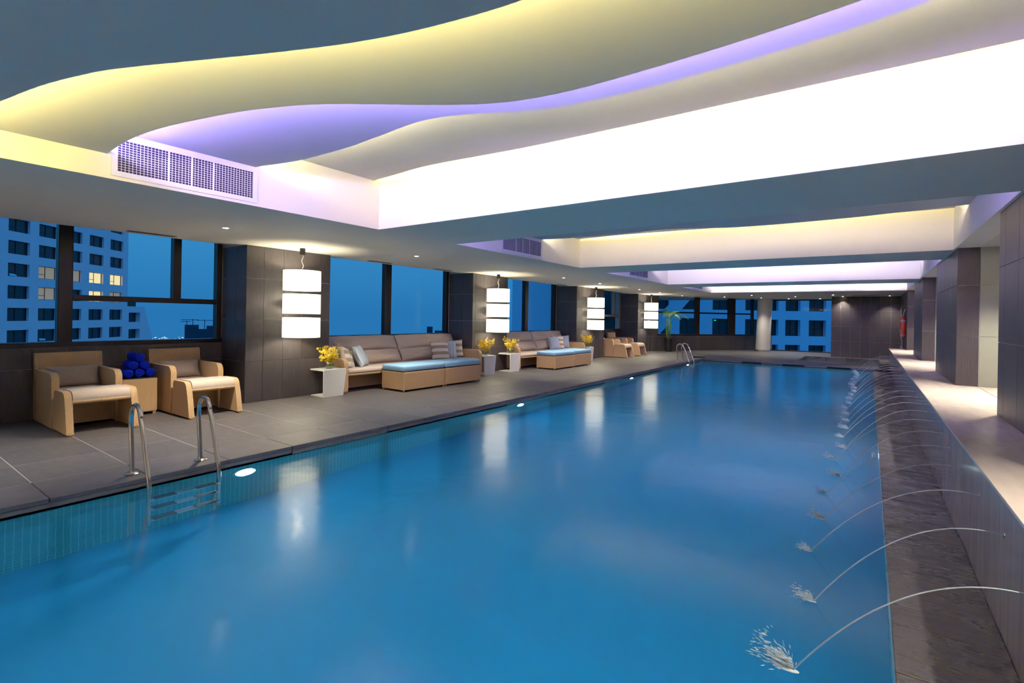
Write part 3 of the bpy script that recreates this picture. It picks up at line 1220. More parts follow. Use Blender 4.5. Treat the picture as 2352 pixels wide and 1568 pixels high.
GL = ['large white air grille in the nearest coffer beside the purple light', 'smaller white air grille in the second coffer above the first sofa',
      'white air grille in the third coffer, far down the ceiling', 'tiny white air grille in the farthest coffer']
for gi, (ci, gy0, gy1, nv, nh) in enumerate(((1, 1.43, 2.66, 42, 13), (2, 6.90, 8.22, 34, 11), (3, 12.55, 13.95, 24, 9), (4, 18.4, 19.7, 16, 7))):
    make_grille(gy0, gy1, ZC + 0.03, ZC + 0.375, nv, nh, GL[gi])

# ------------------------------------------------------------------ wicker armchairs and footstools
def arc(cx, cz, r, a0, a1, n):
    return [(cx + r * math.cos(R(a0 + (a1 - a0) * i / n)), cz + r * math.sin(R(a0 + (a1 - a0) * i / n))) for i in range(n + 1)]


CW = 0.72


def make_armchair(label):
    t = thing('wicker_armchair', label, 'armchair', (0, 0, 0), 0, 'wicker armchairs along the window wall')
    for s in (0, 1):
        y0 = 0 if s == 0 else CW - 0.075
        bm = bmesh.new()
        pts = [(0.04, 0.02), (0.02, 0.66)] + [(0.10, 0.69)] + arc(0.80, 0.58, 0.11, 88, 0, 7) + [(0.92, 0.02)]
        prism(bm, pts, 'y', y0, y0 + 0.075)
        o = obj('arm', bm, 'wicker', t)
        smooth_by_angle(o, 35)
    bm = bmesh.new()
    prism(bm, [(0.10, 0.20), (0.19, 0.20), (0.075, 0.885), (0.055, 0.90), (0.015, 0.90), (0.0, 0.885), (0.03, 0.5)], 'y', 0.0, CW)
    obj('backrest', bm, 'wicker', t)
    bm = bmesh.new()
    box(bm, 0.10, 0.88, 0.075, CW - 0.075, 0.30, 0.37)
    obj('seat_base', bm, 'wicker', t)
    bm = bmesh.new()
    box(bm, 0.84, 0.875, 0.075, CW - 0.075, 0.04, 0.31)
    obj('front_panel', bm, 'wicker', t)
    bm = bmesh.new()
    rbox(bm, 0.13, 0.91, 0.08, CW - 0.08, 0.37, 0.455, 0.03)
    o = obj('seat_cushion', bm, 'cushion', t)
    smooth_by_angle(o, 60)
    for x in (0.07, 0.885):
        for y in (0.037, CW - 0.037):
            bm = bmesh.new()
            lathe(bm, [(0.022, 0), (0.025, 0.03)], 10, x, y)
            obj('foot', bm, 'wicker', t)
    return t


def make_footstool(label):
    t = thing('wicker_footstool', label, 'footstool', (0, 0, 0), 0, 'wicker footstools in front of the armchairs')
    for s in (0, 1):
        y0 = 0 if s == 0 else CW - 0.07
        bm = bmesh.new()
        pts = [(-0.01, 0.02), (0.02, 0.47), (0.05, 0.50), (0.26, 0.505)] + arc(0.36, 0.40, 0.105, 85, 10, 6) + [(0.50, 0.30), (0.565, 0.02), (0.515, 0.02)][0:0] + [(0.50, 0.30), (0.565, 0.02)]
        prism(bm, pts, 'y', y0, y0 + 0.07)
        o = obj('side_panel', bm, 'wicker', t)
        smooth_by_angle(o, 35)
    bm = bmesh.new()
    tube(bm, [(0.445, 0.06, 0.385), (0.445, CW - 0.06, 0.385)], 0.026, 10)
    o = obj('front_rail', bm, 'wicker', t)
    smooth_by_angle(o, 60)
    bm = bmesh.new()
    box(bm, 0.02, 0.45, 0.07, CW - 0.07, 0.37, 0.41)
    obj('seat_base', bm, 'wicker', t)
    bm = bmesh.new()
    pts = [(0.0, 0.41), (0.01, 0.485), (0.05, 0.508), (0.28, 0.512)] + arc(0.37, 0.42, 0.095, 75, -10, 6) + [(0.44, 0.405)]
    prism(bm, pts, 'y', 0.075, CW - 0.075)
    o = obj('seat_cushion', bm, 'cushion', t)
    smooth_by_angle(o, 50)
    for y in (0.035, CW - 0.035):
        bm = bmesh.new()
        lathe(bm, [(0.022, 0), (0.025, 0.04)], 10, 0.54, y)
        obj('foot', bm, 'wicker', t)
    return t


def place(o, loc, rz=0.0, label=None):
    o.location = loc
    o.rotation_euler = (0, 0, rz)
    if label:
        o['label'] = label
    return o


chair0 = make_armchair('wicker armchair nearest the camera, left of the blue towels')
stool0 = make_footstool('wicker footstool pushed against the nearest armchair')
CHX = XR + 0.02
place(chair0, (CHX, 1.70, 0))
place(stool0, (CHX + 0.945, 1.715, 0))
place(copy_tree(chair0), (CHX, 2.995, 0), 0, 'wicker armchair right of the blue towels, beside the first tiled pillar')
place(copy_tree(stool0), (CHX + 0.945, 3.005, 0), 0, 'wicker footstool in front of the armchair beside the first tiled pillar')
place(copy_tree(chair0), (CHX + 0.16, 17.95, 0), 0, 'far wicker armchair just past the third lamp, closer of the far pair')
place(copy_tree(stool0), (CHX + 1.09, 17.95, 0), 0, 'far wicker footstool, closer of the far pair')
place(copy_tree(chair0), (CHX + 0.16, 19.30, 0), 0, 'farthest wicker armchair, behind the far blue towel')
place(copy_tree(stool0), (CHX + 1.09, 19.30, 0), 0, 'farthest wicker footstool near the fourth lamp')


def lumbar(label, loc, seed, ry=68):
    bm = bmesh.new()
    pillow(bm, 0.57, 0.29, 0.17, 18, 3.4, 0.08, 0.006, seed)
    o = obj('lumbar_pillow', bm, 'cushion_dark', None, True)
    tag(o, label, 'pillow', 'taupe lumbar pillows')
    # local x -> world y, local y -> up
    o.matrix_world = Matrix.Translation(loc) @ Matrix.Rotation(R(90), 4, 'Z') @ Matrix.Rotation(R(ry), 4, 'X')
    return o


lumbar('taupe lumbar pillow on the wicker armchair nearest the camera', (CHX + 0.28, 1.70 + 0.36, 0.585), 1)
lumbar('taupe lumbar pillow on the armchair beside the first tiled pillar', (CHX + 0.28, 2.995 + 0.36, 0.585), 2)
lumbar('taupe lumbar pillow on the closer far armchair', (CHX + 0.44, 17.95 + 0.36, 0.585), 3)


# small wicker tables with folded or rolled towels
def make_towel_table(label, loc):
    t = thing('wicker_side_table', label, 'side table', loc, 0, 'wicker side tables between armchairs')
    bm = bmesh.new()
    rbox(bm, -0.23, 0.23, -0.21, 0.21, 0.04, 0.52, 0.012, 2)
    obj('body', bm, 'wicker', t)
    bm = bmesh.new()
    rbox(bm, -0.225, 0.225, -0.205, 0.205, 0.52, 0.532, 0.004, 1)
    obj('glass_top', bm, 'ext_glass', t)
    for x in (-0.2, 0.2):
        for y in (-0.18, 0.18):
            bm = bmesh.new()
            lathe(bm, [(0.02, 0), (0.022, 0.045)], 10, x, y)
            obj('foot', bm, 'wicker', t)
    return t


make_towel_table('square wicker side table under the rolled blue towels', (-8.66, 2.705, 0))
make_towel_table('far wicker side table between the two far armchairs', (-8.35, 18.98, 0))


def towel_mesh():
    bm = bmesh.new()
    # spiral roll seen on the ends: body + raised spiral lip
    n = 28
    prof = []
    for i in range(n):
        a = 2 * math.pi * i / n
        r = 0.062 + 0.003 * math.sin(3 * a)
        prof.append((r * math.cos(a), r * math.sin(a) * 0.94))
    for x0, x1, s in ((-0.15, 0.15, 1.0),):
        A = [bm.verts.new((x0, p[0] * s * 0.9, p[1] * s * 0.9)) for p in prof]
        B = [bm.verts.new((x0 + 0.012, p[0], p[1])) for p in prof]
        D = [bm.verts.new((x1 - 0.012, p[0], p[1])) for p in prof]
        E_ = [bm.verts.new((x1, p[0] * 0.9, p[1] * 0.9)) for p in prof]
        for P_, Q_ in ((A, B), (B, D), (D, E_)):
            for i in range(n):
                bm.faces.new([P_[i], P_[(i + 1) % n], Q_[(i + 1) % n], Q_[i]])
        bm.faces.new(A)
        bm.faces.new(E_[::-1])
    for i in range(26):
        pass
    sp_path = []
    for i in range(46):
        a = i * 0.42
        r = 0.006 + 0.0024 * a
        if r > 0.054:
            break
        sp_path.append((0.1505, r * math.cos(a), r * math.sin(a) * 0.94))
    tube(bm, sp_path, 0.0045, 6)
    return mesh_of(bm, 'rolled_towel', 'towel', True)


tm = towel_mesh()
TZ = 0.532 + 0.064
TOW = [(2.575, 0, 'lower row, nearest the camera'), (2.715, 0, 'lower row, middle one'), (2.855, 0, 'lower row, farthest from the camera'),
       (2.645, 1, 'middle row, nearer one'), (2.785, 1, 'middle row, farther one'), (2.715, 2, 'single one on top of the stack')]
for (ty, lv_, what) in TOW:
    o = bpy.data.objects.new('rolled_towel', tm)
    C.objects.link(o)
    o.location = (-8.62 + random.uniform(-0.015, 0.015) - 0.02 * lv_, ty, TZ + lv_ * 0.112)
    o.rotation_euler = (random.uniform(0, 3), 0, R(random.uniform(-4, 4)))
    tag(o, 'rolled royal blue towel, ' + what, 'towel', 'rolled blue towels on the wicker table')
bm = bmesh.new()
rbox(bm, -0.17, 0.17, -0.14, 0.14, 0, 0.075, 0.03)
o = obj('folded_towel', bm, 'towel', None)
smooth_by_angle(o, 60)
o.location = (-8.32, 18.9, 0.532)
tag(o, 'folded blue towel on the far wicker side table', 'towel')
bm = bmesh.new()
rbox(bm, -0.16, 0.16, -0.13, 0.13, 0, 0.07, 0.03)
o = obj('folded_towel', bm, 'towel', None)
smooth_by_angle(o, 60)
o.location = (-8.33, 18.92, 0.609)
tag(o, 'upper folded blue towel of the far pair', 'towel')


# ------------------------------------------------------------------ sofas
def make_sofa(label, y0, y1):
    W = y1 - y0
    t = thing('wicker_sofa', label, 'sofa', (XR + 0.03, y0, 0), 0, 'long wicker sofas under the windows')
    for s in (0, 1):
        a = 0.0 if s == 0 else W - 0.09
        bm = bmesh.new()
        pts = [(0.05, 0.04), (0.05, 0.62), (0.10, 0.65)] + arc(1.04, 0.53, 0.12, 88, 0, 7) + [(1.16, 0.04)]
        prism(bm, pts, 'y', a, a + 0.09)
        o = obj('arm', bm, 'wicker', t)
        smooth_by_angle(o, 35)
    bm = bmesh.new()
    prism(bm, [(0.14, 0.3), (0.22, 0.3), (0.10, 0.90), (0.02, 0.90)], 'y', 0.05, W - 0.05)
    obj('backrest_frame', bm, 'wicker', t)
    bm = bmesh.new()
    rbox(bm, 0.10, 1.15, 0.09, W - 0.09, 0.325, 0.365, 0.012, 2)
    obj('seat_rail', bm, 'wicker', t)
    bm = bmesh.new()
    box(bm, 0.70, 0.74, 0.09, W - 0.09, 0.03, 0.325)
    obj('base_panel', bm, 'wicker', t)
    bm = bmesh.new()
    rbox(bm, 0.20, 1.16, 0.095, W - 0.095, 0.365, 0.445, 0.028)
    o = obj('seat_cushion', bm, 'cushion', t)
    smooth_by_angle(o, 60)
    half = (W - 0.18) / 2
    for k in (0, 1):
        yc = 0.09 + half * (k + 0.5)
        root = None
        for (hgt, zc, xc, th, sd) in ((0.31, 0.585, 0.40, 0.25, 1), (0.35, 0.865, 0.25, 0.25, 2)):
            bm = bmesh.new()
            pillow(bm, half - 0.005, hgt, th, 30, 5, 0.02, 0.012, sd + 5 * k + int(y0))
            mt = (Matrix.Translation((xc, yc, zc)) @ Matrix.Rotation(R(90), 4, 'Z') @ Matrix.Rotation(R(62), 4, 'X'))
            bmesh.ops.transform(bm, matrix=mt, verts=bm.verts)
            o = obj('back_cushion', bm, 'cushion', t, True)
    for x in (0.1, 1.12):
        for y in (0.045, W - 0.045):
            bm = bmesh.new()
            lathe(bm, [(0.02, 0), (0.024, 0.05)], 10, x, y)
            obj('foot', bm, 'wicker', t)
    return t


make_sofa('long wicker sofa with taupe cushions under the second window, nearer the camera', 5.74, 9.80)
make_sofa('farther long wicker sofa with taupe cushions, past the second lamp', 11.43, 15.42)


def make_pouf(label, y0, y1, x0=-7.91, x1=-7.262):
    t = thing('wicker_ottoman', label, 'ottoman', ((x0 + x1) / 2, (y0 + y1) / 2, 0), 0, 'wicker ottomans with blue cushions')
    w, d = (x1 - x0) / 2, (y1 - y0) / 2
    bm = bmesh.new()
    rbox(bm, -w, w, -d, d, 0.035, 0.385, 0.012, 2)
    obj('body', bm, 'wicker', t)
    bm = bmesh.new()
    rbox(bm, -w + 0.005, w - 0.005, -d + 0.005, d - 0.005, 0.385, 0.395, 0.003, 1)
    obj('deck_board', bm, 'black_metal', t)
    bm = bmesh.new()
    rbox(bm, -w, w, -d, d, 0.393, 0.505, 0.03)
    o = obj('cushion', bm, 'blue_cushion', t)
    smooth_by_angle(o, 60)
    for x in (-w + 0.03, w - 0.03):
        for y in (-d + 0.03, d - 0.03):
            bm = bmesh.new()
            lathe(bm, [(0.016, 0), (0.02, 0.04)], 10, x, y)
            obj('foot', bm, 'wicker', t)
    return t


make_pouf('wicker ottoman with blue cushion in front of the near sofa, left of its pair', 6.605, 7.757)
make_pouf('wicker ottoman with blue cushion in front of the near sofa, right of its pair', 7.772, 8.945)
make_pouf('wicker ottoman with blue cushion in front of the far sofa, left of its pair', 12.235, 13.36, -7.86, -7.22)
make_pouf('wicker ottoman with blue cushion in front of the far sofa, right of its pair', 13.375, 14.48, -7.86, -7.22)

# throw pillows
def throw(label, mat, loc, face, tilt, spin=0.0, w=0.46, h=0.46, seed=0):
    """face: heading its front looks to (deg from +x), tilt: lean back from vertical"""
    bm = bmesh.new()
    pillow(bm, w, h, 0.17, 16, 3.2, 0.07, 0.004, seed)
    o = obj('throw_pillow', bm, mat, None, True)
    tag(o, label, 'pillow', 'patterned throw pillows on the sofas')
    o.matrix_world = (Matrix.Translation(loc) @ Matrix.Rotation(R(face + 90), 4, 'Z') @ Matrix.Rotation(R(90 - tilt), 4, 'X')
                      @ Matrix.Rotation(R(spin), 4, 'Z'))
    return o


SX = XR + 0.03
throw('beige and white plaid throw pillow leaning at the left end of the near sofa', 'beige_plaid', (SX + 0.80, 6.05, 0.635), 40, 24, -12, seed=1)
throw('pale blue striped throw pillow beside the plaid one on the near sofa', 'blue_stripe', (SX + 0.74, 6.42, 0.645), 35, 26, 0, seed=2)
throw('grey blue pillow mostly hidden behind the plaid one on the near sofa', 'slate_stripe', (SX + 0.52, 5.98, 0.655), 45, 14, 0, seed=3)
throw('beige and white banded throw pillow, front one at the right of the near sofa', 'beige_stripe', (SX + 0.66, 8.80, 0.645), -22, 20, 0, seed=4)
throw('pale blue striped throw pillow between two beige banded ones on the near sofa', 'blue_stripe', (SX + 0.60, 9.14, 0.65), -32, 18, 0, seed=5)
throw('beige banded throw pillow in the right corner of the near sofa', 'beige_stripe', (SX + 0.52, 9.46, 0.655), -38, 14, 4, seed=6)
throw('beige and lilac banded throw pillow at the left end of the far sofa', 'beige_stripe', (SX + 0.80, 11.80, 0.635), 38, 24, -14, seed=7)
throw('slate blue striped throw pillow in front on the far sofa', 'slate_stripe', (SX + 0.68, 14.15, 0.645), -20, 22, 0, seed=8)
throw('beige banded throw pillow between two blue ones on the far sofa', 'beige_stripe', (SX + 0.58, 14.55, 0.65), -30, 16, 0, seed=9)
throw('slate blue striped throw pillow in the right corner of the far sofa', 'slate_stripe', (SX + 0.55, 14.98, 0.655), -38, 12, 2, seed=10)


# ------------------------------------------------------------------ bent white side tables, vases of yellow orchids
def make_side_table(label, y0, y1=None):
    t = thing('bent_side_table', label, 'side table', (-7.86, y0, 0), 0, 'white bent side tables')
    WB, WT = 0.41, 0.47
    th = 0.022
    bm = bmesh.new()
    prism(bm, [(-0.42, 0.0), (-0.42, WT), (-0.012, WT), (0.0, WT - 0.012), (0.0, 0.012), (-0.012, 0.0)], 'z', 0.485 - th, 0.485)
    obj('table_top', bm, 'white_lacquer', t)
    bm = bmesh.new()
    prism(bm, [(0.0, 0.0), (WB, 0.0), (WT, 0.485 - th), (0.0, 0.485 - th)], 'x', -th, 0.0)
    obj('front_panel', bm, 'white_lacquer', t)
    bm = bmesh.new()
    prism(bm, [(-0.39, 0.0), (-0.39, WB), (-th, WB), (-th, 0.0)], 'z', 0.0, 0.016)
    obj('base_plate', bm, 'white_lacquer', t)
    return t


make_side_table('white bent side table against the first pillar, nearest the camera', 5.265)
make_side_table('white bent side table at the far end of the near sofa', 9.83)
make_side_table('white bent side table at the near end of the far sofa, second pillar', 10.94)
make_side_table('white bent side table past the far sofa, mostly hidden by the blue ottoman', 15.48)


def make_vase(label):
    t = thing('orchid_vase', label, 'vase', (0, 0, 0), 0, 'glass vases of yellow orchids')
    bm = bmesh.new()
    lathe(bm, [(0.05, 0.0), (0.075, 0.02), (0.093, 0.06), (0.094, 0.09), (0.083, 0.125), (0.072, 0.142), (0.067, 0.142), (0.078, 0.122),
               (0.088, 0.09), (0.087, 0.06), (0.07, 0.024), (0.045, 0.012)], 26)
    o = obj('glass_bowl', bm, 'vase_glass', t, True)
    rnd = random.Random(11)
    bm = bmesh.new()
    tips = []
    for i in range(11):
        a = i * 2.4 + rnd.uniform(-0.3, 0.3)
        rr = rnd.uniform(0.10, 0.24)
        hh = rnd.uniform(0.25, 0.42)
        path = []
        for k in range(7):
            f_ = k / 6
            path.append((0.03 * math.cos(a + 2) * (1 - f_) + rr * math.cos(a) * f_ ** 2, 0.03 * math.sin(a + 2) * (1 - f_) + rr * math.sin(a) * f_ ** 2,
                         0.02 + hh * f_ - 0.04 * f_ ** 3))
        tube(bm, path, 0.004, 5)
        tips.append(path)
    obj('stems', bm, 'stem', t, True)
    bm = bmesh.new()
    for path in tips:
        for j in range(30):
            f_ = rnd.uniform(0.34, 1.06)
            k = min(5, int(f_ * 6))
            p0, p1 = Vector(path[k]), Vector(path[k + 1])
            c = p0.lerp(p1, f_ * 6 - k) + Vector((rnd.gauss(0, 0.026), rnd.gauss(0, 0.026), rnd.gauss(0, 0.022)))
            nrm = Vector((rnd.gauss(0, 1), rnd.gauss(0, 1), rnd.gauss(0.3, 1))).normalized()
            ta = nrm.orthogonal().normalized()
            tb = nrm.cross(ta)
            s = rnd.uniform(0.022, 0.036)
            ph = rnd.uniform(0, 6)
            cv = bm.verts.new(c)
            for q in range(5):
                a = ph + q * 2 * math.pi / 5
                d1 = ta * math.cos(a - 0.42) + tb * math.sin(a - 0.42)
                d2 = ta * math.cos(a) + tb * math.sin(a)
                d3 = ta * math.cos(a + 0.42) + tb * math.sin(a + 0.42)
                bm.faces.new([cv, bm.verts.new(c + d1 * s * 0.7 + nrm * s * 0.3), bm.verts.new(c + d2 * s + nrm * s * 0.15), bm.verts.new(c + d3 * s * 0.7 + nrm * s * 0.3)])
    o = obj('blossoms', bm, 'petal', t)
    o['kind'] = 'stuff'
    return t


v0 = make_vase('glass bowl of yellow orchids on the side table nearest the camera')
place(v0, (-8.02, 5.48, 0.485), 0.4)
place(copy_tree(v0), (-8.03, 10.06, 0.485), 2.0, 'glass bowl of yellow orchids at the far end of the near sofa')
place(copy_tree(v0), (-8.03, 11.17, 0.485), 3.4, 'glass bowl of yellow orchids at the near end of the far sofa')
place(copy_tree(v0), (-8.03, 15.78, 0.485), 5.0, 'glass bowl of yellow orchids past the far sofa, smallest in view')
bm = bmesh.new()
rbox(bm, -0.09, 0.09, -0.11, 0.11, 0, 0.012, 0.004, 1)
o = obj('magazine', bm, 'white_lacquer', None)
o.location = (-8.22, 11.12, 0.4855)
tag(o, 'white magazine lying beside the orchids on the second pillar table', 'magazine')
bm = bmesh.new()
rbox(bm, -0.1, 0.1, -0.07, 0.07, 0, 0.018, 0.004, 1)
o = obj('menu_folder', bm, 'book_dark', None)
o.location = (-7.975, 15.60, 0.4855)
tag(o, 'dark folder lying on the farthest white side table', 'folder')


# ------------------------------------------------------------------ pendant lamps
def make_pendant(label, x, y):
    t = thing('pendant_lamp', label, 'lamp', (x, y, ZC), 0, 'three tier white drum pendant lamps')
    bm = bmesh.new()
    lathe(bm, [(0.045, -0.11), (0.045, 0.0)], 16)
    o = obj('ceiling_cup', bm, 'black_metal', t)
    smooth_by_angle(o)
    bm = bmesh.new()
    path = [(0.012 * math.sin(k * 1.1), 0.010 * math.cos(k * 0.9), -0.11 - 0.27 * k / 10) for k in range(11)]
    tube(bm, path, 0.006, 6)
    obj('cord', bm, 'rope', t, True)
    top = -0.385
    for k in range(3):
        z1 = top - k * 0.398
        z0 = z1 - 0.335
        bm = bmesh.new()
        lathe(bm, [(0.302, z0), (0.302, z1), (0.297, z1), (0.297, z0), (0.302, z0)], 40, cap_bottom=False, cap_top=False)
        o = obj('drum_shade', bm, 'shade', t)
        smooth_by_angle(o, 40)
        bm = bmesh.new()
        for a in (0, math.pi / 2):
            dx, dy = 0.297 * math.cos(a), 0.297 * math.sin(a)
            tube(bm, [(-dx, -dy, z1 - 0.02), (dx, dy, z1 - 0.02)], 0.004, 6)
        tube(bm, [(0, 0, z1 - 0.02), (0, 0, z1 + 0.05)], 0.005, 6)
        obj('spider', bm, 'black_metal', o)
    for k, pw_ in ((0, 1.0), (2, 0.9)):
        ld = bpy.data.lights.new('pendant_bulb', 'POINT')
        ld.energy = BULB_W * pw_
        ld.color = (1.0, 0.90, 0.66)
        ld.shadow_soft_size = 0.06
        lo = bpy.data.objects.new('pendant_bulb', ld)
        C.objects.link(lo)
        lo.parent = t
        lo.location = (0, 0, top - k * 0.398 - 0.17)
    return t


PL = ['three tier white drum pendant at the first pillar, largest in view', 'three tier white drum pendant at the second pillar, between the sofas',
      'three tier white drum pendant at the third pillar, above the last side table', 'three tier white drum pendant farthest away, beside the potted palm']
for lb, (x, y) in zip(PL, ((-7.88, 4.83), (-7.92, 10.42), (-7.92, 16.18), (-7.90, 21.68))):
    make_pendant(lb, x, y)

# ------------------------------------------------------------------ recessed downlights
ORD = ['first', 'second', 'third', 'fourth', 'fifth', 'sixth', 'seventh', 'eighth', 'ninth', 'tenth', 'eleventh', 'twelfth', 'thirteenth', 'fourteenth',
       'fifteenth', 'sixteenth', 'seventeenth', 'eighteenth', 'nineteenth', 'twentieth']


def make_downlight(label, x, y, on, power, square=False):
    t = thing('downlight', label, 'downlight', (x, y, ZC), 0, 'recessed ceiling downlights')
    bm = bmesh.new()
    lathe(bm, [(0.058, -0.004), (0.058, 0.0), (0.042, 0.0), (0.042, -0.004), (0.058, -0.004)], 20, cap_bottom=False, cap_top=False)
    obj('trim_ring', bm, 'white_metal', t)
    bm = bmesh.new()
    lathe(bm, [(0.030, -0.003), (0.030, -0.001)], 16)
    obj('lens', bm, 'lamp_on', t)
    if power:
        ld = bpy.data.lights.new('downlight_beam', 'SPOT')
        ld.energy = power
        ld.color = (1.0, 0.91, 0.74)
        ld.spot_size = R(95)
        ld.spot_blend = 0.7
        ld.shadow_soft_size = 0.04
        lo = bpy.data.objects.new('downlight_beam', ld)
        C.objects.link(lo)
        lo.parent = t
        lo.location = (0, 0, -0.012)
    return t


DLS = [(-6.90, 3.13), (-6.92, 6.55), (-6.92, 12.1), (-7.0, 14.55), (-7.03, 18.0), (-7.05, 20.3)]
for i, (x, y) in enumerate(DLS):
    make_downlight('recessed downlight over the lounge deck, %s from the camera' % ORD[i], x, y, True, SPOT_W * (1.5 if i == 0 else 1.0))
DLF = [(-7.07, 23.4), (-5.6, 25.1), (-4.15, 23.6), (-4.2, 26.3), (-3.2, 27.6), (-2.66, 25.2), (-1.9, 27.7), (-1.2, 23.9), (0.66, 25.2)]
DLN = ['above the potted palm', 'over the diagonal far window', 'in front of the white column, nearer row', 'right above the white column',
       'between the white column and the far glass', 'over the far deck right of the white column', 'by the far glass beside the tiled wall',
       'over the whirlpool', 'at the far right ceiling corner']
for (x, y), nm in zip(DLF, DLN):
    make_downlight('recessed downlight ' + nm, x, y, True, SPOT_W * 0.5)
make_downlight('bright downlight washing the left edge of the far tiled wall', -0.92, 25.42, True, SPOT_W * 0.5)
make_downlight('recessed downlight behind the camera over the deck', -6.9, -0.3, True, SPOT_W * 1.5)
for x, nm in ((-6.4, 'leftmost'), (-4.4, 'second from the left'), (-2.4, 'third from the left'), (-0.4, 'rightmost')):  # lamps added out of view to bounce neutral light onto the near soffit
    make_downlight('added unseen fill lamp behind the camera by the back wall, ' + nm, x, -4.3, True, SPOT_W * 1.4)
for k, ((a0, a1), (b0, b1)) in enumerate(zip(RPILLARS, RPILLARS[1:])):  # unseen lamps added to brighten the ledge top and alcove panels
    for q in (0.3, 0.7):
        make_downlight('added unseen fill lamp %s the right hand pillars, alcove %s from the camera' % ('between' if q < 0.5 else 'deep between', ORD[k]),
                       1.42, a1 + (b0 - a1) * q, True, SPOT_W * 1.1)

# linear slot vents along the window side of the ceiling
for y0, lb in ((2.5, 'thin dark ceiling slot vent above the first window'), (6.6, 'thin dark ceiling slot vent at the left of the second window'),
               (8.5, 'thin dark ceiling slot vent at the right of the second window'), (14.2, 'thin dark ceiling slot vent above the third window')):
    t = thing('slot_vent', lb, 'vent', (-8.38, y0, ZC), 0, 'slot vents in the ceiling')
    bm = bmesh.new()
    rbox(bm, -0.05, 0.05, 0, 0.6, -0.008, 0.0, 0.002, 1)
    obj('vent_frame', bm, 'fascia', t)
    bm = bmesh.new()
    for k in (-0.022, 0.0, 0.022):
        box(bm, k - 0.006, k + 0.006, 0.02, 0.58, -0.0095, -0.008)
    obj('slots', bm, 'slot', t)
# smoke detector and small fittings
for x, y, lb in ((-7.5, 17.2, 'small white smoke detector on the far lounge ceiling'), (-6.6, 16.0, 'small round sprinkler rose on the ceiling before the third coffer')):
    bm = bmesh.new()
    lathe(bm, [(0.03, -0.035), (0.05, -0.02), (0.055, 0.0)], 18)
    o = obj('smoke_detector', bm, 'white_metal', None, True)
    o.location = (x, y, ZC)
    tag(o, lb, 'detector')
bm = bmesh.new()
box(bm, -0.6, 0.9, 24.6, 24.68, ZC - 0.012, ZC)
o = obj('track_slot', bm, 'black_metal', None)
tag(o, 'long thin dark ceiling track near the far tiled wall', 'ceiling track')


# ------------------------------------------------------------------ pool ladders
def make_ladder(label, ya, yb_):
    t = thing('pool_ladder', label, 'ladder', (XE, (ya + yb_) / 2, 0), 0, 'chrome pool ladders')
    hw = (yb_ - ya) / 2
    for s in (-1, 1):
        bm = bmesh.new()
        path = [(-0.215, 0, 0.005), (-0.24, 0, 0.20), (-0.268, 0, 0.40), (-0.272, 0, 0.47)]
        for a in range(165, -1, -15):
            path.append((-0.15 + 0.118 * math.cos(R(a)), 0, 0.52 + 0.115 * math.sin(R(a))))
        path += [(0.02, 0, 0.44), (0.11, 0, 0.16), (0.165, 0, 0.03), (0.18, 0, -0.04), (0.182, 0, -0.12), (0.182, 0, -0.5), (0.182, 0, -0.88)]
        path = [(p[0], s * hw, p[2]) for p in path]
        # smooth
        for _ in range(2):
            q = [path[0]]
            for p0, p1 in zip(path, path[1:]):
                q.append(tuple(0.75 * a_ + 0.25 * b_ for a_, b_ in zip(p0, p1)))
                q.append(tuple(0.25 * a_ + 0.75 * b_ for a_, b_ in zip(p0, p1)))
            q.append(path[-1])
            path = q
        tube(bm, path, 0.0205, 14)
        o = obj('handrail', bm, 'steel', t, True)
        bm = bmesh.new()
        lathe(bm, [(0.062, 0.0), (0.062, 0.008), (0.045, 0.016), (0.026, 0.02), (0.024, 0.034)], 24, -0.2155, s * hw)
        o2 = obj('flange', bm, 'steel', o)
        smooth_by_angle(o2)
    for k in range(3):
        z = -0.24 - 0.25 * k
        bm = bmesh.new()
        rbox(bm, 0.135, 0.225, -hw, hw, z - 0.018, z, 0.004, 1)
        tr = obj('tread', bm, 'tread_steel', t)
        for a, b_ in ((-hw + 0.03, -hw * 0.28), (hw * 0.28, hw - 0.03)):
            bm = bmesh.new()
            rbox(bm, 0.140, 0.226, a, b_, z - 0.008, z + 0.006, 0.003, 1)
            obj('grip_pad', bm, 'tread_grip', tr)
    return t


make_ladder('chrome pool ladder in front of the near armchairs', 1.703, 2.275)
make_ladder('chrome pool ladder at the far end of the pool', 17.75, 18.32)


# ------------------------------------------------------------------ underwater lamps
def make_pool_light(label, x, y, z, nx):
    t = thing('pool_light', label, 'pool light', (x, y, z), 0 if nx > 0 else math.pi, 'round underwater pool lamps')
    mt = Matrix.Rotation(R(90), 4, 'Y')
    bm = bmesh.new()
    lathe(bm, [(0.135, 0.0), (0.135, 0.02), (0.105, 0.03), (0.105, 0.0)], 28, cap_bottom=False, cap_top=False)
    bmesh.ops.transform(bm, matrix=mt, verts=bm.verts)
    o = obj('bezel', bm, 'steel', t)
    smooth_by_angle(o)
    bm = bmesh.new()
    lathe(bm, [(0.092, 0.004), (0.088, 0.022), (0.0001, 0.03)], 28, cap_top=False)
    bmesh.ops.transform(bm, matrix=mt, verts=bm.verts)
    obj('lens', bm, 'pool_lamp', t, True)
    return t


for i, y in enumerate((2.62, 7.66, 13.0, 18.2)):
    make_pool_light('round lit underwater lamp on the lounge side of the pool, %s from the camera' % ORD[i], XE - 0.03, y, -0.33, 1)
for i, y in enumerate((2.0, 7.7, 13.6, 19.3)):
    make_pool_light('round lit underwater lamp on the fountain side of the pool, %s from the camera' % ORD[i], XQ - 0.035, y, -0.30, -1)


for x, nx, nm in ((XE - 0.03, 1, 'lounge'), (XQ + 0.02, -1, 'fountain')):
    make_pool_light('round underwater lamp on the %s side, just behind the camera' % nm, x, -1.5, -0.33, nx)


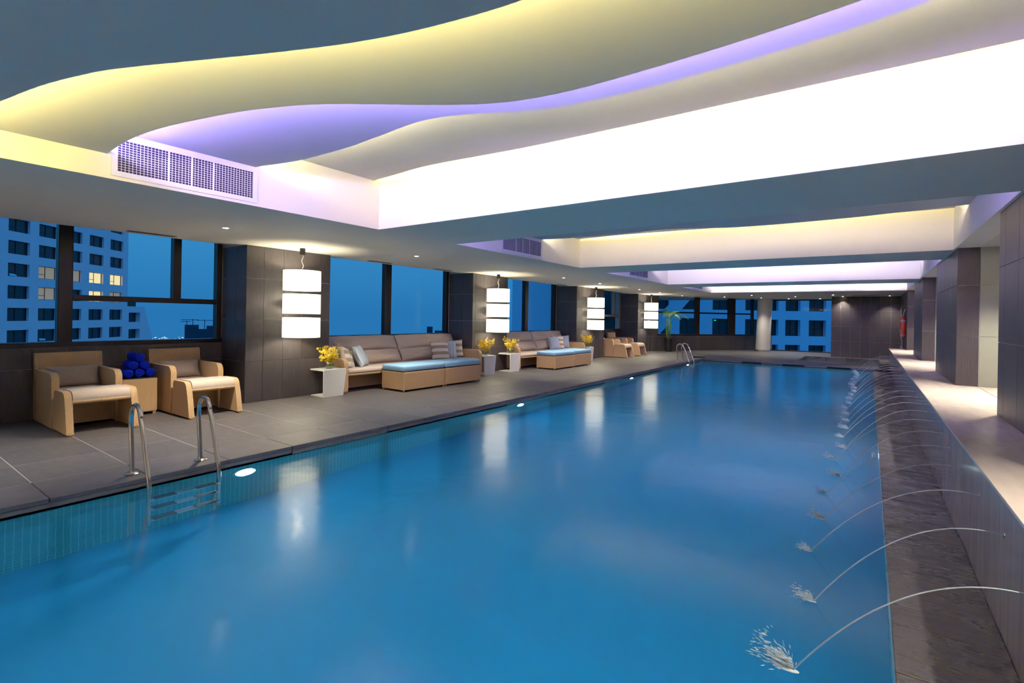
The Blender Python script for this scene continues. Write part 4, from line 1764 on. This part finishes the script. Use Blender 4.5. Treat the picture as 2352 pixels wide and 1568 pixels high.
# ------------------------------------------------------------------ water jets from the ledge
def jet_mesh(sx, seed):
    rnd = random.Random(seed)
    bm = bmesh.new()
    path = []
    n = 26
    for i in range(n + 1):
        s = sx * i / n
        up = 0.20
        z = up * s - ((up * sx + 0.54) / (sx * sx)) * s * s
        path.append((-s, -0.16 * s / sx, z))
    tube(bm, path, 0.0035, 7, taper=lambda t: 0.62 + 0.55 * t)
    return bm, path[-1]


def splash_mesh(seed):
    rnd = random.Random(seed)
    bm = bmesh.new()
    for i in range(420):
        a = R(180 + rnd.gauss(-14, 24))
        d = min(abs(rnd.gauss(0, 0.055)), 0.13) + 0.003
        hgt = abs(rnd.gauss(0, 0.045)) * (0.4 + d * 6)
        ln = rnd.uniform(0.008, 0.026)
        c = Vector((d * math.cos(a), d * math.sin(a), min(hgt, 0.12) * 0.7 + 0.002))
        dr = Vector((math.cos(a), math.sin(a), 0.5 - d * 4)).normalized()
        r_ = rnd.uniform(0.0009, 0.0026)
        tube(bm, [c - dr * ln * 0.5, c, c + dr * ln * 0.5], r_, 4, taper=lambda t: 1 - 0.85 * abs(2 * t - 1))
    # flattened foam mound where the stream lands
    icos(bm, (-0.02, 0.0, 0.0), 0.022, 2, (1.9, 0.7, 0.22))
    return bm


jb, jend = jet_mesh(0.83, 1)
JM = mesh_of(jb, 'stream', 'jet_water', True)
SM = [mesh_of(splash_mesh(20 + k), 'splash', 'foam', True) for k in range(3)]
bm = bmesh.new()
lathe(bm, [(0.012, 0), (0.012, 0.006), (0.007, 0.010), (0.007, 0.0)], 14, cap_top=False)
bmesh.ops.transform(bm, matrix=Matrix.Rotation(R(-90), 4, 'Y'), verts=bm.verts)
NM = mesh_of(bm, 'nozzle', 'steel', True)
NJ = 25
for i in range(NJ):
    yj = 2.785 + 0.715 * i
    if yj > YE - 0.2:
        break
    lab = 'thin arcing water jet nearest the camera' if i == 0 else 'thin arcing water jet, number %s of the row counted from the camera' % (
        ORD[i] if i < 20 else 'twenty ' + ORD[i - 20])
    t = thing('water_jet', lab, 'water jet', (XL, yj, 0.44), 0, 'row of water jets from the stone ledge')
    rv = random.Random(50 + i)
    o = bpy.data.objects.new('stream', JM)
    C.objects.link(o)
    o.parent = t
    k_ = 1.0 + rv.uniform(-0.05, 0.07)
    o.scale = (k_, 1.0, 1.0)
    s_ = bpy.data.objects.new('splash', SM[i % 3])
    C.objects.link(s_)
    s_.parent = t
    s_['kind'] = 'stuff'
    s_.location = (jend[0] * k_, jend[1], ZW - 0.44)
    sc_ = 1.35 if i == 0 else rv.uniform(0.65, 1.0)
    s_.scale = (sc_, sc_, sc_)
    n_ = bpy.data.objects.new('nozzle', NM)
    C.objects.link(n_)
    n_.parent = t

# ------------------------------------------------------------------ lifebuoy on the far right pillar
t = thing('lifebuoy', 'orange red lifebuoy with white bands hung at the far right pillar', 'lifebuoy', (XB - 0.08, 22.0, 1.38))


def ring_part(a0, a1, r0, r1, n, m_, name, mat, par):
    bm = bmesh.new()
    rings_ = []
    for i in range(n + 1):
        a = R(a0 + (a1 - a0) * i / n)
        c = Vector((0, math.cos(a) * r0, math.sin(a) * r0))
        ra = Vector((0, math.cos(a), math.sin(a)))
        rings_.append([bm.verts.new(c + ra * (r1 * math.cos(2 * math.pi * k / m_)) + Vector((1, 0, 0)) * (r1 * 0.85 * math.sin(2 * math.pi * k / m_))) for k in range(m_)])
    for p_, q_ in zip(rings_, rings_[1:]):
        for k in range(m_):
            bm.faces.new([p_[k], p_[(k + 1) % m_], q_[(k + 1) % m_], q_[k]])
    bm.faces.new(rings_[0])
    bm.faces.new(rings_[-1][::-1])
    return obj(name, bm, mat, par, True)


ring_part(0, 359.9, 0.30, 0.078, 48, 14, 'ring', 'buoy_red', t)
for a in (55, 145, 235, 325):
    ring_part(a - 7, a + 7, 0.30, 0.081, 6, 14, 'band', 'rope', t)
bm = bmesh.new()
path = []
for i in range(73):
    a = R(i * 5)
    rr = 0.385 + 0.045 * abs(math.sin(2 * (a - R(55))))
    path.append((-0.03, rr * math.cos(a), rr * math.sin(a)))
tube(bm, path, 0.009, 6)
obj('grab_rope', bm, 'rope', t, True)
bm = bmesh.new()
tube(bm, [(0.02, 0.0, 0.36), (0.03, -0.01, 0.5), (0.07, 0, 0.62)], 0.008, 6)
tube(bm, [(-0.02, 0.0, -0.37), (-0.03, 0.05, -0.44), (-0.01, 0.0, -0.5), (0.0, 0, -0.74)], 0.008, 6)
obj('hanging_line', bm, 'rope', t, True)
bm = bmesh.new()
lathe(bm, [(0.06, -0.76), (0.06, -0.745), (0.012, -0.735)], 14)
obj('line_weight', bm, 'steel', t)

# ------------------------------------------------------------------ potted palm by the diagonal window
t = thing('potted_palm', 'tall palm in a glossy black tapered pot by the diagonal far window', 'potted plant', (-7.62, 23.25, 0))
bm = bmesh.new()
lathe(bm, [(0.15, 0.0), (0.152, 0.02), (0.16, 0.05), (0.165, 0.3), (0.20, 0.58), (0.215, 0.64), (0.195, 0.64), (0.18, 0.58)], 30, cap_top=False)
o = obj('pot', bm, 'pot_black', t, True)
bm = bmesh.new()
lathe(bm, [(0.001, 0.585), (0.19, 0.59)], 24, cap_bottom=False, cap_top=False)
obj('soil', bm, 'soil', t)
rnd = random.Random(5)
for k in range(5):
    a = k * 1.3
    bm = bmesh.new()
    tube(bm, [(0.06 * math.cos(a), 0.06 * math.sin(a), 0.57), (0.08 * math.cos(a), 0.08 * math.sin(a), 1.0), (0.10 * math.cos(a), 0.10 * math.sin(a), 1.5)], 0.016, 8,
         taper=lambda q: 1.1 - 0.4 * q)
    obj('cane', bm, 'stem', t, True)


def frond(az, z0, reach, rise, name='frond'):
    bm = bmesh.new()
    path = []
    for i in range(11):
        f_ = i / 10
        path.append(Vector((reach * f_ * math.cos(az), reach * f_ * math.sin(az), z0 + rise * math.sin(f_ * 2.3) - 0.18 * f_ * f_)))
    tube(bm, path, 0.006, 5, taper=lambda q: 1.1 - 0.8 * q)
    side = Vector((-math.sin(az), math.cos(az), 0))
    for i in range(2, 21):
        f_ = i / 20
        k = min(9, int(f_ * 10))
        p_ = path[k].lerp(path[k + 1], f_ * 10 - k)
        fwd = (path[k + 1] - path[k]).normalized()
        for s in (-1, 1):
            ln = 0.24 * math.sin(0.4 + 2.4 * f_) + 0.04
            d = (side * s * 0.8 + fwd * 0.75 + Vector((0, 0, -0.25))).normalized()
            w = fwd * 0.012
            bm.faces.new([bm.verts.new(p_ - w), bm.verts.new(p_ + d * ln * 0.5 - w * 0.6 + Vector((0, 0, 0.02))), bm.verts.new(p_ + d * ln),
                          bm.verts.new(p_ + d * ln * 0.5 + w * 0.6 + Vector((0, 0, 0.02))), bm.verts.new(p_ + w)])
    return obj(name, bm, 'leaf', t)


for k, (az, z0, rc, rs) in enumerate(((0.4, 1.45, 0.85, 0.35), (1.3, 1.5, 0.7, 0.45), (-0.5, 1.4, 0.7, 0.4), (2.3, 1.5, 0.5, 0.5), (-1.6, 1.45, 0.6, 0.45), (0.9, 1.5, 1.0, 0.30))):
    frond(az, z0, rc, rs)
bm = bmesh.new()
rr_ = random.Random(9)
for k in range(9):
    a = rr_.uniform(0, 6.28)
    r0 = rr_.uniform(0.02, 0.1)
    x_, y_ = r0 * math.cos(a), r0 * math.sin(a)
    h_ = rr_.uniform(0.6, 1.3)
    sx_ = rr_.uniform(-0.05, 0.05)
    bm.faces.new([bm.verts.new((x_ - 0.012, y_, 0.59)), bm.verts.new((x_ + 0.012, y_, 0.59)), bm.verts.new((x_ * 1.7 + sx_ + 0.014, y_ * 1.7, 0.59 + h_ * 0.6)),
                  bm.verts.new((x_ * 2.2 + sx_ * 2, y_ * 2.2, 0.59 + h_)), bm.verts.new((x_ * 1.7 + sx_ - 0.014, y_ * 1.7, 0.59 + h_ * 0.6))])
obj('shoots', bm, 'leaf', t)

# ------------------------------------------------------------------ city outside
bm = bmesh.new()
lathe(bm, [(0.001, -75.0), (1400, -75.0)], 64, cap_bottom=False, cap_top=False)
o = obj('city_ground', bm, 'city_ground')
o['kind'] = 'structure'


def facade_matrix(origin, along):
    u = Vector((along[0], along[1], 0)).normalized()
    z = Vector((0, 0, 1))
    n = u.cross(z)          # points to the room when chosen so
    if n.dot(Vector((-origin[0], -origin[1], 0))) < 0:
        n = -n
    return Matrix.Translation((origin[0], origin[1], 0)) @ Matrix((u, n, z)).transposed().to_4x4()


def facade(root, cols, rows, s0, s1, z0, z1, wall_mat, depth, pane_fn, frame_fn, back=8.0):
    """wall of piers and spandrels with each window as a part; local x along, y towards the room"""
    bm = bmesh.new()
    prev = s0
    for a, b_ in cols:
        box(bm, prev, a, -depth, 0, z0, z1)
        prev = b_
    box(bm, prev, s1, -depth, 0, z0, z1)
    for a, b_ in cols:
        pz = z0
        for c, d in rows:
            box(bm, a, b_, -depth, 0, pz, c)
            pz = d
        box(bm, a, b_, -depth, 0, pz, z1)
    box(bm, s0, s1, -depth - back, -depth - 0.05, z0, z1)
    obj('wall', bm, wall_mat, root)
    for ci_, (a, b_) in enumerate(cols):
        for ri_, (c, d) in enumerate(rows):
            bm = bmesh.new()
            fw_ = 0.07
            box(bm, a, b_, -depth, -depth + 0.09, c, c + fw_)
            box(bm, a, b_, -depth, -depth + 0.09, d - fw_, d)
            box(bm, a, a + fw_, -depth, -depth + 0.09, c, d)
            box(bm, b_ - fw_, b_, -depth, -depth + 0.09, c, d)
            frame_fn(bm, a, b_, c, d, -depth, fw_)
            w = obj('window', bm, 'ext_frame', root)
            bm = bmesh.new()
            box(bm, a, b_, -depth - 0.02, -depth + 0.02, c, d)
            obj('glazing', bm, pane_fn(ci_, ri_), w)


def tower_frame(bm, a, b_, c, d, y, f_):
    m_ = a + (b_ - a) * 0.46
    box(bm, m_ - f_ / 2, m_ + f_ / 2, y, y + 0.09, c, d)
    h_ = c + (d - c) * 0.35
    box(bm, a, m_, y, y + 0.09, h_ - f_ / 2, h_ + f_ / 2)


tower = thing('apartment_tower', 'pale apartment tower with rows of square windows behind the first window', 'building')
tower.matrix_world = facade_matrix((-102, 16.3), (-0.661, 0.7505))
TCOLS = [(-10.7, -7.1), (-5.45, -1.85), (-0.15, 3.5), (5.15, 8.75), (10.45, 14.05), (15.75, 19.25), (21.0, 24.5)]
TROWS = [(-0.35 - 1.95 + 0.0 + 3.3 * k - 3.3, -0.35 + 3.3 * k - 3.3) for k in range(-2, 9)]
TROWS = [(1.5 + 3.3 * k - 1.95, 1.5 + 3.3 * k) for k in range(-3, 7)]
LIT = {(3, 4 + 1): 'lit_dim', (5, 5): 'lit_room', (6, 5): 'lit_room', (3, 4): 'lit_dim', (4, 5): 'lit_dim', (5, 4): 'lit_room', (6, 4): 'lit_dim'}


def tower_pane(ci_, ri_):
    return LIT.get((ci_, ri_), 'ext_glass')


facade(tower, TCOLS, TROWS, -16, 26.0, -14, 40, 'facade', 0.45, tower_pane, tower_frame, back=14)
# lower stepped wing with its slanted end
bm = bmesh.new()
prism(bm, [(26.0, -14), (26.0, 2.2), (31.3, 2.2), (38.2, -14)], 'y', -12, -0.95)
obj('wing_core', bm, 'facade', tower)
bm = bmesh.new()
for a, b_, c, d in ((26.0, 26.5, -14, 2.2), (26.5, 30.0, 0.95, 2.2), (26.5, 30.0, -2.35, -0.95), (26.5, 30.0, -5.65, -4.25), (26.5, 30, -14, -7.6)):
    box(bm, a, b_, -0.9, 0, c, d)
prism(bm, [(30.0, -14), (30.0, 2.2), (31.3, 2.2), (38.2, -14)], 'y', -0.9, 0)
obj('wing_wall', bm, 'facade', tower)
for c, d in ((-0.95, 0.95), (-4.25, -2.35), (-7.6, -5.65)):
    bm = bmesh.new()
    tower_frame(bm, 26.5, 30, c, d, -0.9, 0.07)
    box(bm, 26.5, 30, -0.9, -0.8, d - 0.07, d)
    w = obj('window', bm, 'ext_frame', tower)
    bm = bmesh.new()
    box(bm, 26.5, 30, -0.92, -0.86, c, d)
    obj('glazing', bm, 'ext_glass', w)
bm = bmesh.new()
box(bm, 26.2, 29.4, -5, -0.5, 2.2, 3.4)
obj('roof_planting', bm, 'roof_green', tower)
# tilted open sashes
for s_, z_ in ((0.5, 7.2), (5.9, -2.6)):
    bm = bmesh.new()
    prism(bm, [(-0.85, z_), (-0.25, z_ - 0.95), (-0.28, z_ - 0.98), (-0.9, z_ - 0.03)], 'x', s_, s_ + 1.15)
    obj('open_sash', bm, 'facade_far', tower)

# blue lit block beyond the far windows
FWD = (-math.sin(R(YAW)), math.cos(R(YAW)))
RGT = (math.cos(R(YAW)), math.sin(R(YAW)))
far_b = thing('office_block', 'blue lit office block with deep set windows beyond the far glass', 'building')
far_b.matrix_world = facade_matrix((70 * FWD[0], 70 * FWD[1]), RGT)
FC = [(10.6, 13.3), (14.9, 17.4), (18.5, 22.0), (23.55, 26.05), (28.15, 30.65), (32.75, 35.25), (36.3, 37.4), (38.4, 40.5), (41.7, 44.1), (45.3, 47.7)]
FR = [(1.7 + 3.5 * k - 2.25, 1.7 + 3.5 * k) for k in range(-4, 5)]


def far_frame(bm, a, b_, c, d, y, f_):
    for q in (0.5,):
        m_ = a + (b_ - a) * q
        box(bm, m_ - f_ / 2, m_ + f_ / 2, y, y + 0.09, c, d)
    h_ = c + (d - c) * 0.45
    box(bm, a, b_, y, y + 0.09, h_ - f_ / 2, h_ + f_ / 2)


facade(far_b, FC, FR, 0, 60, -22, 22, 'facade_far', 0.7, lambda c, r: 'ext_glass', far_frame, back=10)
# diagonal braces in front of the left columns
for (sa, za), (sb, zb) in (((19.3, -2.3), (26.6, 6.2)), ((19.3, 4.7), (24.4, 10.6)), ((14.0, -8.5), (19.4, -2.2))):
    bm = bmesh.new()
    prism(bm, [(sa, za), (sb, zb), (sb - 2.3, zb), (sa - 2.3, za)], 'y', -0.6, 0.05)
    obj('diagonal_brace', bm, 'facade_far', far_b)
bm = bmesh.new()
box(bm, 28.6, 28.85, -0.55, -0.5, 1.42, 1.52)
obj('exit_light', bm, 'green_light', far_b)

# dark curtain wall block beyond the small window past the third lamp
cw = thing('glass_block', 'dark blue glass block seen through the small far window', 'building')
cw.matrix_world = facade_matrix((-24.5, 57.0), (0.93, 0.36))
bm = bmesh.new()
box(bm, -3.6, 1.6, -8, 0, -25, 26)
obj('body', bm, 'ext_glass', cw)
bm = bmesh.new()
for k in range(-2, 2):
    box(bm, k * 1.5 - 0.04, k * 1.5 + 0.04, 0, 0.08, -25, 26)
for k in range(-18, 20):
    box(bm, -3.6, 1.6, 0, 0.06, k * 1.4 - 0.04, k * 1.4 + 0.04)
obj('mullion_grid', bm, 'ext_frame', cw)


# skyline: building shells under construction with cranes, and far lights
def skyline_block(name, label, dirx, diry, dist, parts, cranes=()):
    t = thing(name, label, 'building')
    d = Vector((dirx, diry, 0)).normalized()
    t.matrix_world = facade_matrix((d.x * dist, d.y * dist), (-d.y, d.x))
    for (a, b_, c, dd) in parts:
        bm = bmesh.new()
        box(bm, a, b_, -8, 0, c, dd)
        obj('block', bm, 'silhouette', t)
    for (x_, z_, l0, l1) in cranes:
        bm = bmesh.new()
        box(bm, x_ - 0.35, x_ + 0.35, -4, -3.4, -30, z_)
        box(bm, x_ - l0, x_ + l1, -4, -3.4, z_ - 1.3, z_ - 0.7)
        obj('crane', bm, 'silhouette', t)
    return t


# directions follow the photograph's bearing of each far block
skyline_block('unfinished_block', 'far unfinished tower block with cranes on the skyline', -1.096, 0.445, 700,
              [(-18, 12, -75, -20), (-18, -10, -20, -16), (-2, 12, -20, -15)], [(-8, -8.5, 14, 8), (4, -8.0, 6, 12), (10, -10, 4, 6)])
skyline_block('twin_towers_far', 'pair of small dark towers on the skyline at the second window', -0.700, 0.728, 900,
              [(-20, -10, -75, -20), (12, 22, -75, -19), (-6, 8, -75, -26)])
rl = random.Random(21)
t = thing('city_lights', 'scattered tiny city lights along the horizon', 'city lights')
t['kind'] = 'stuff'
bmA = bmesh.new()
bmB = bmesh.new()
for k in range(150):
    az = rl.uniform(-1.35, -0.35) if k < 110 else rl.uniform(-1.26, -1.16)
    dd = rl.uniform(800, 1300)
    px, py = dd * math.sin(az), dd * math.cos(az)
    s = rl.uniform(0.25, 0.7)
    zl_ = 1.5 - 0.0465 * dd + rl.uniform(-2.5, 2.5)
    box(bmA if rl.random() < 0.7 else bmB, px - s, px + s, py - s, py + s, zl_, zl_ + s * 1.3)
obj('warm_lights', bmA, 'city_light', t)
obj('cool_lights', bmB, 'city_light_blue', t)
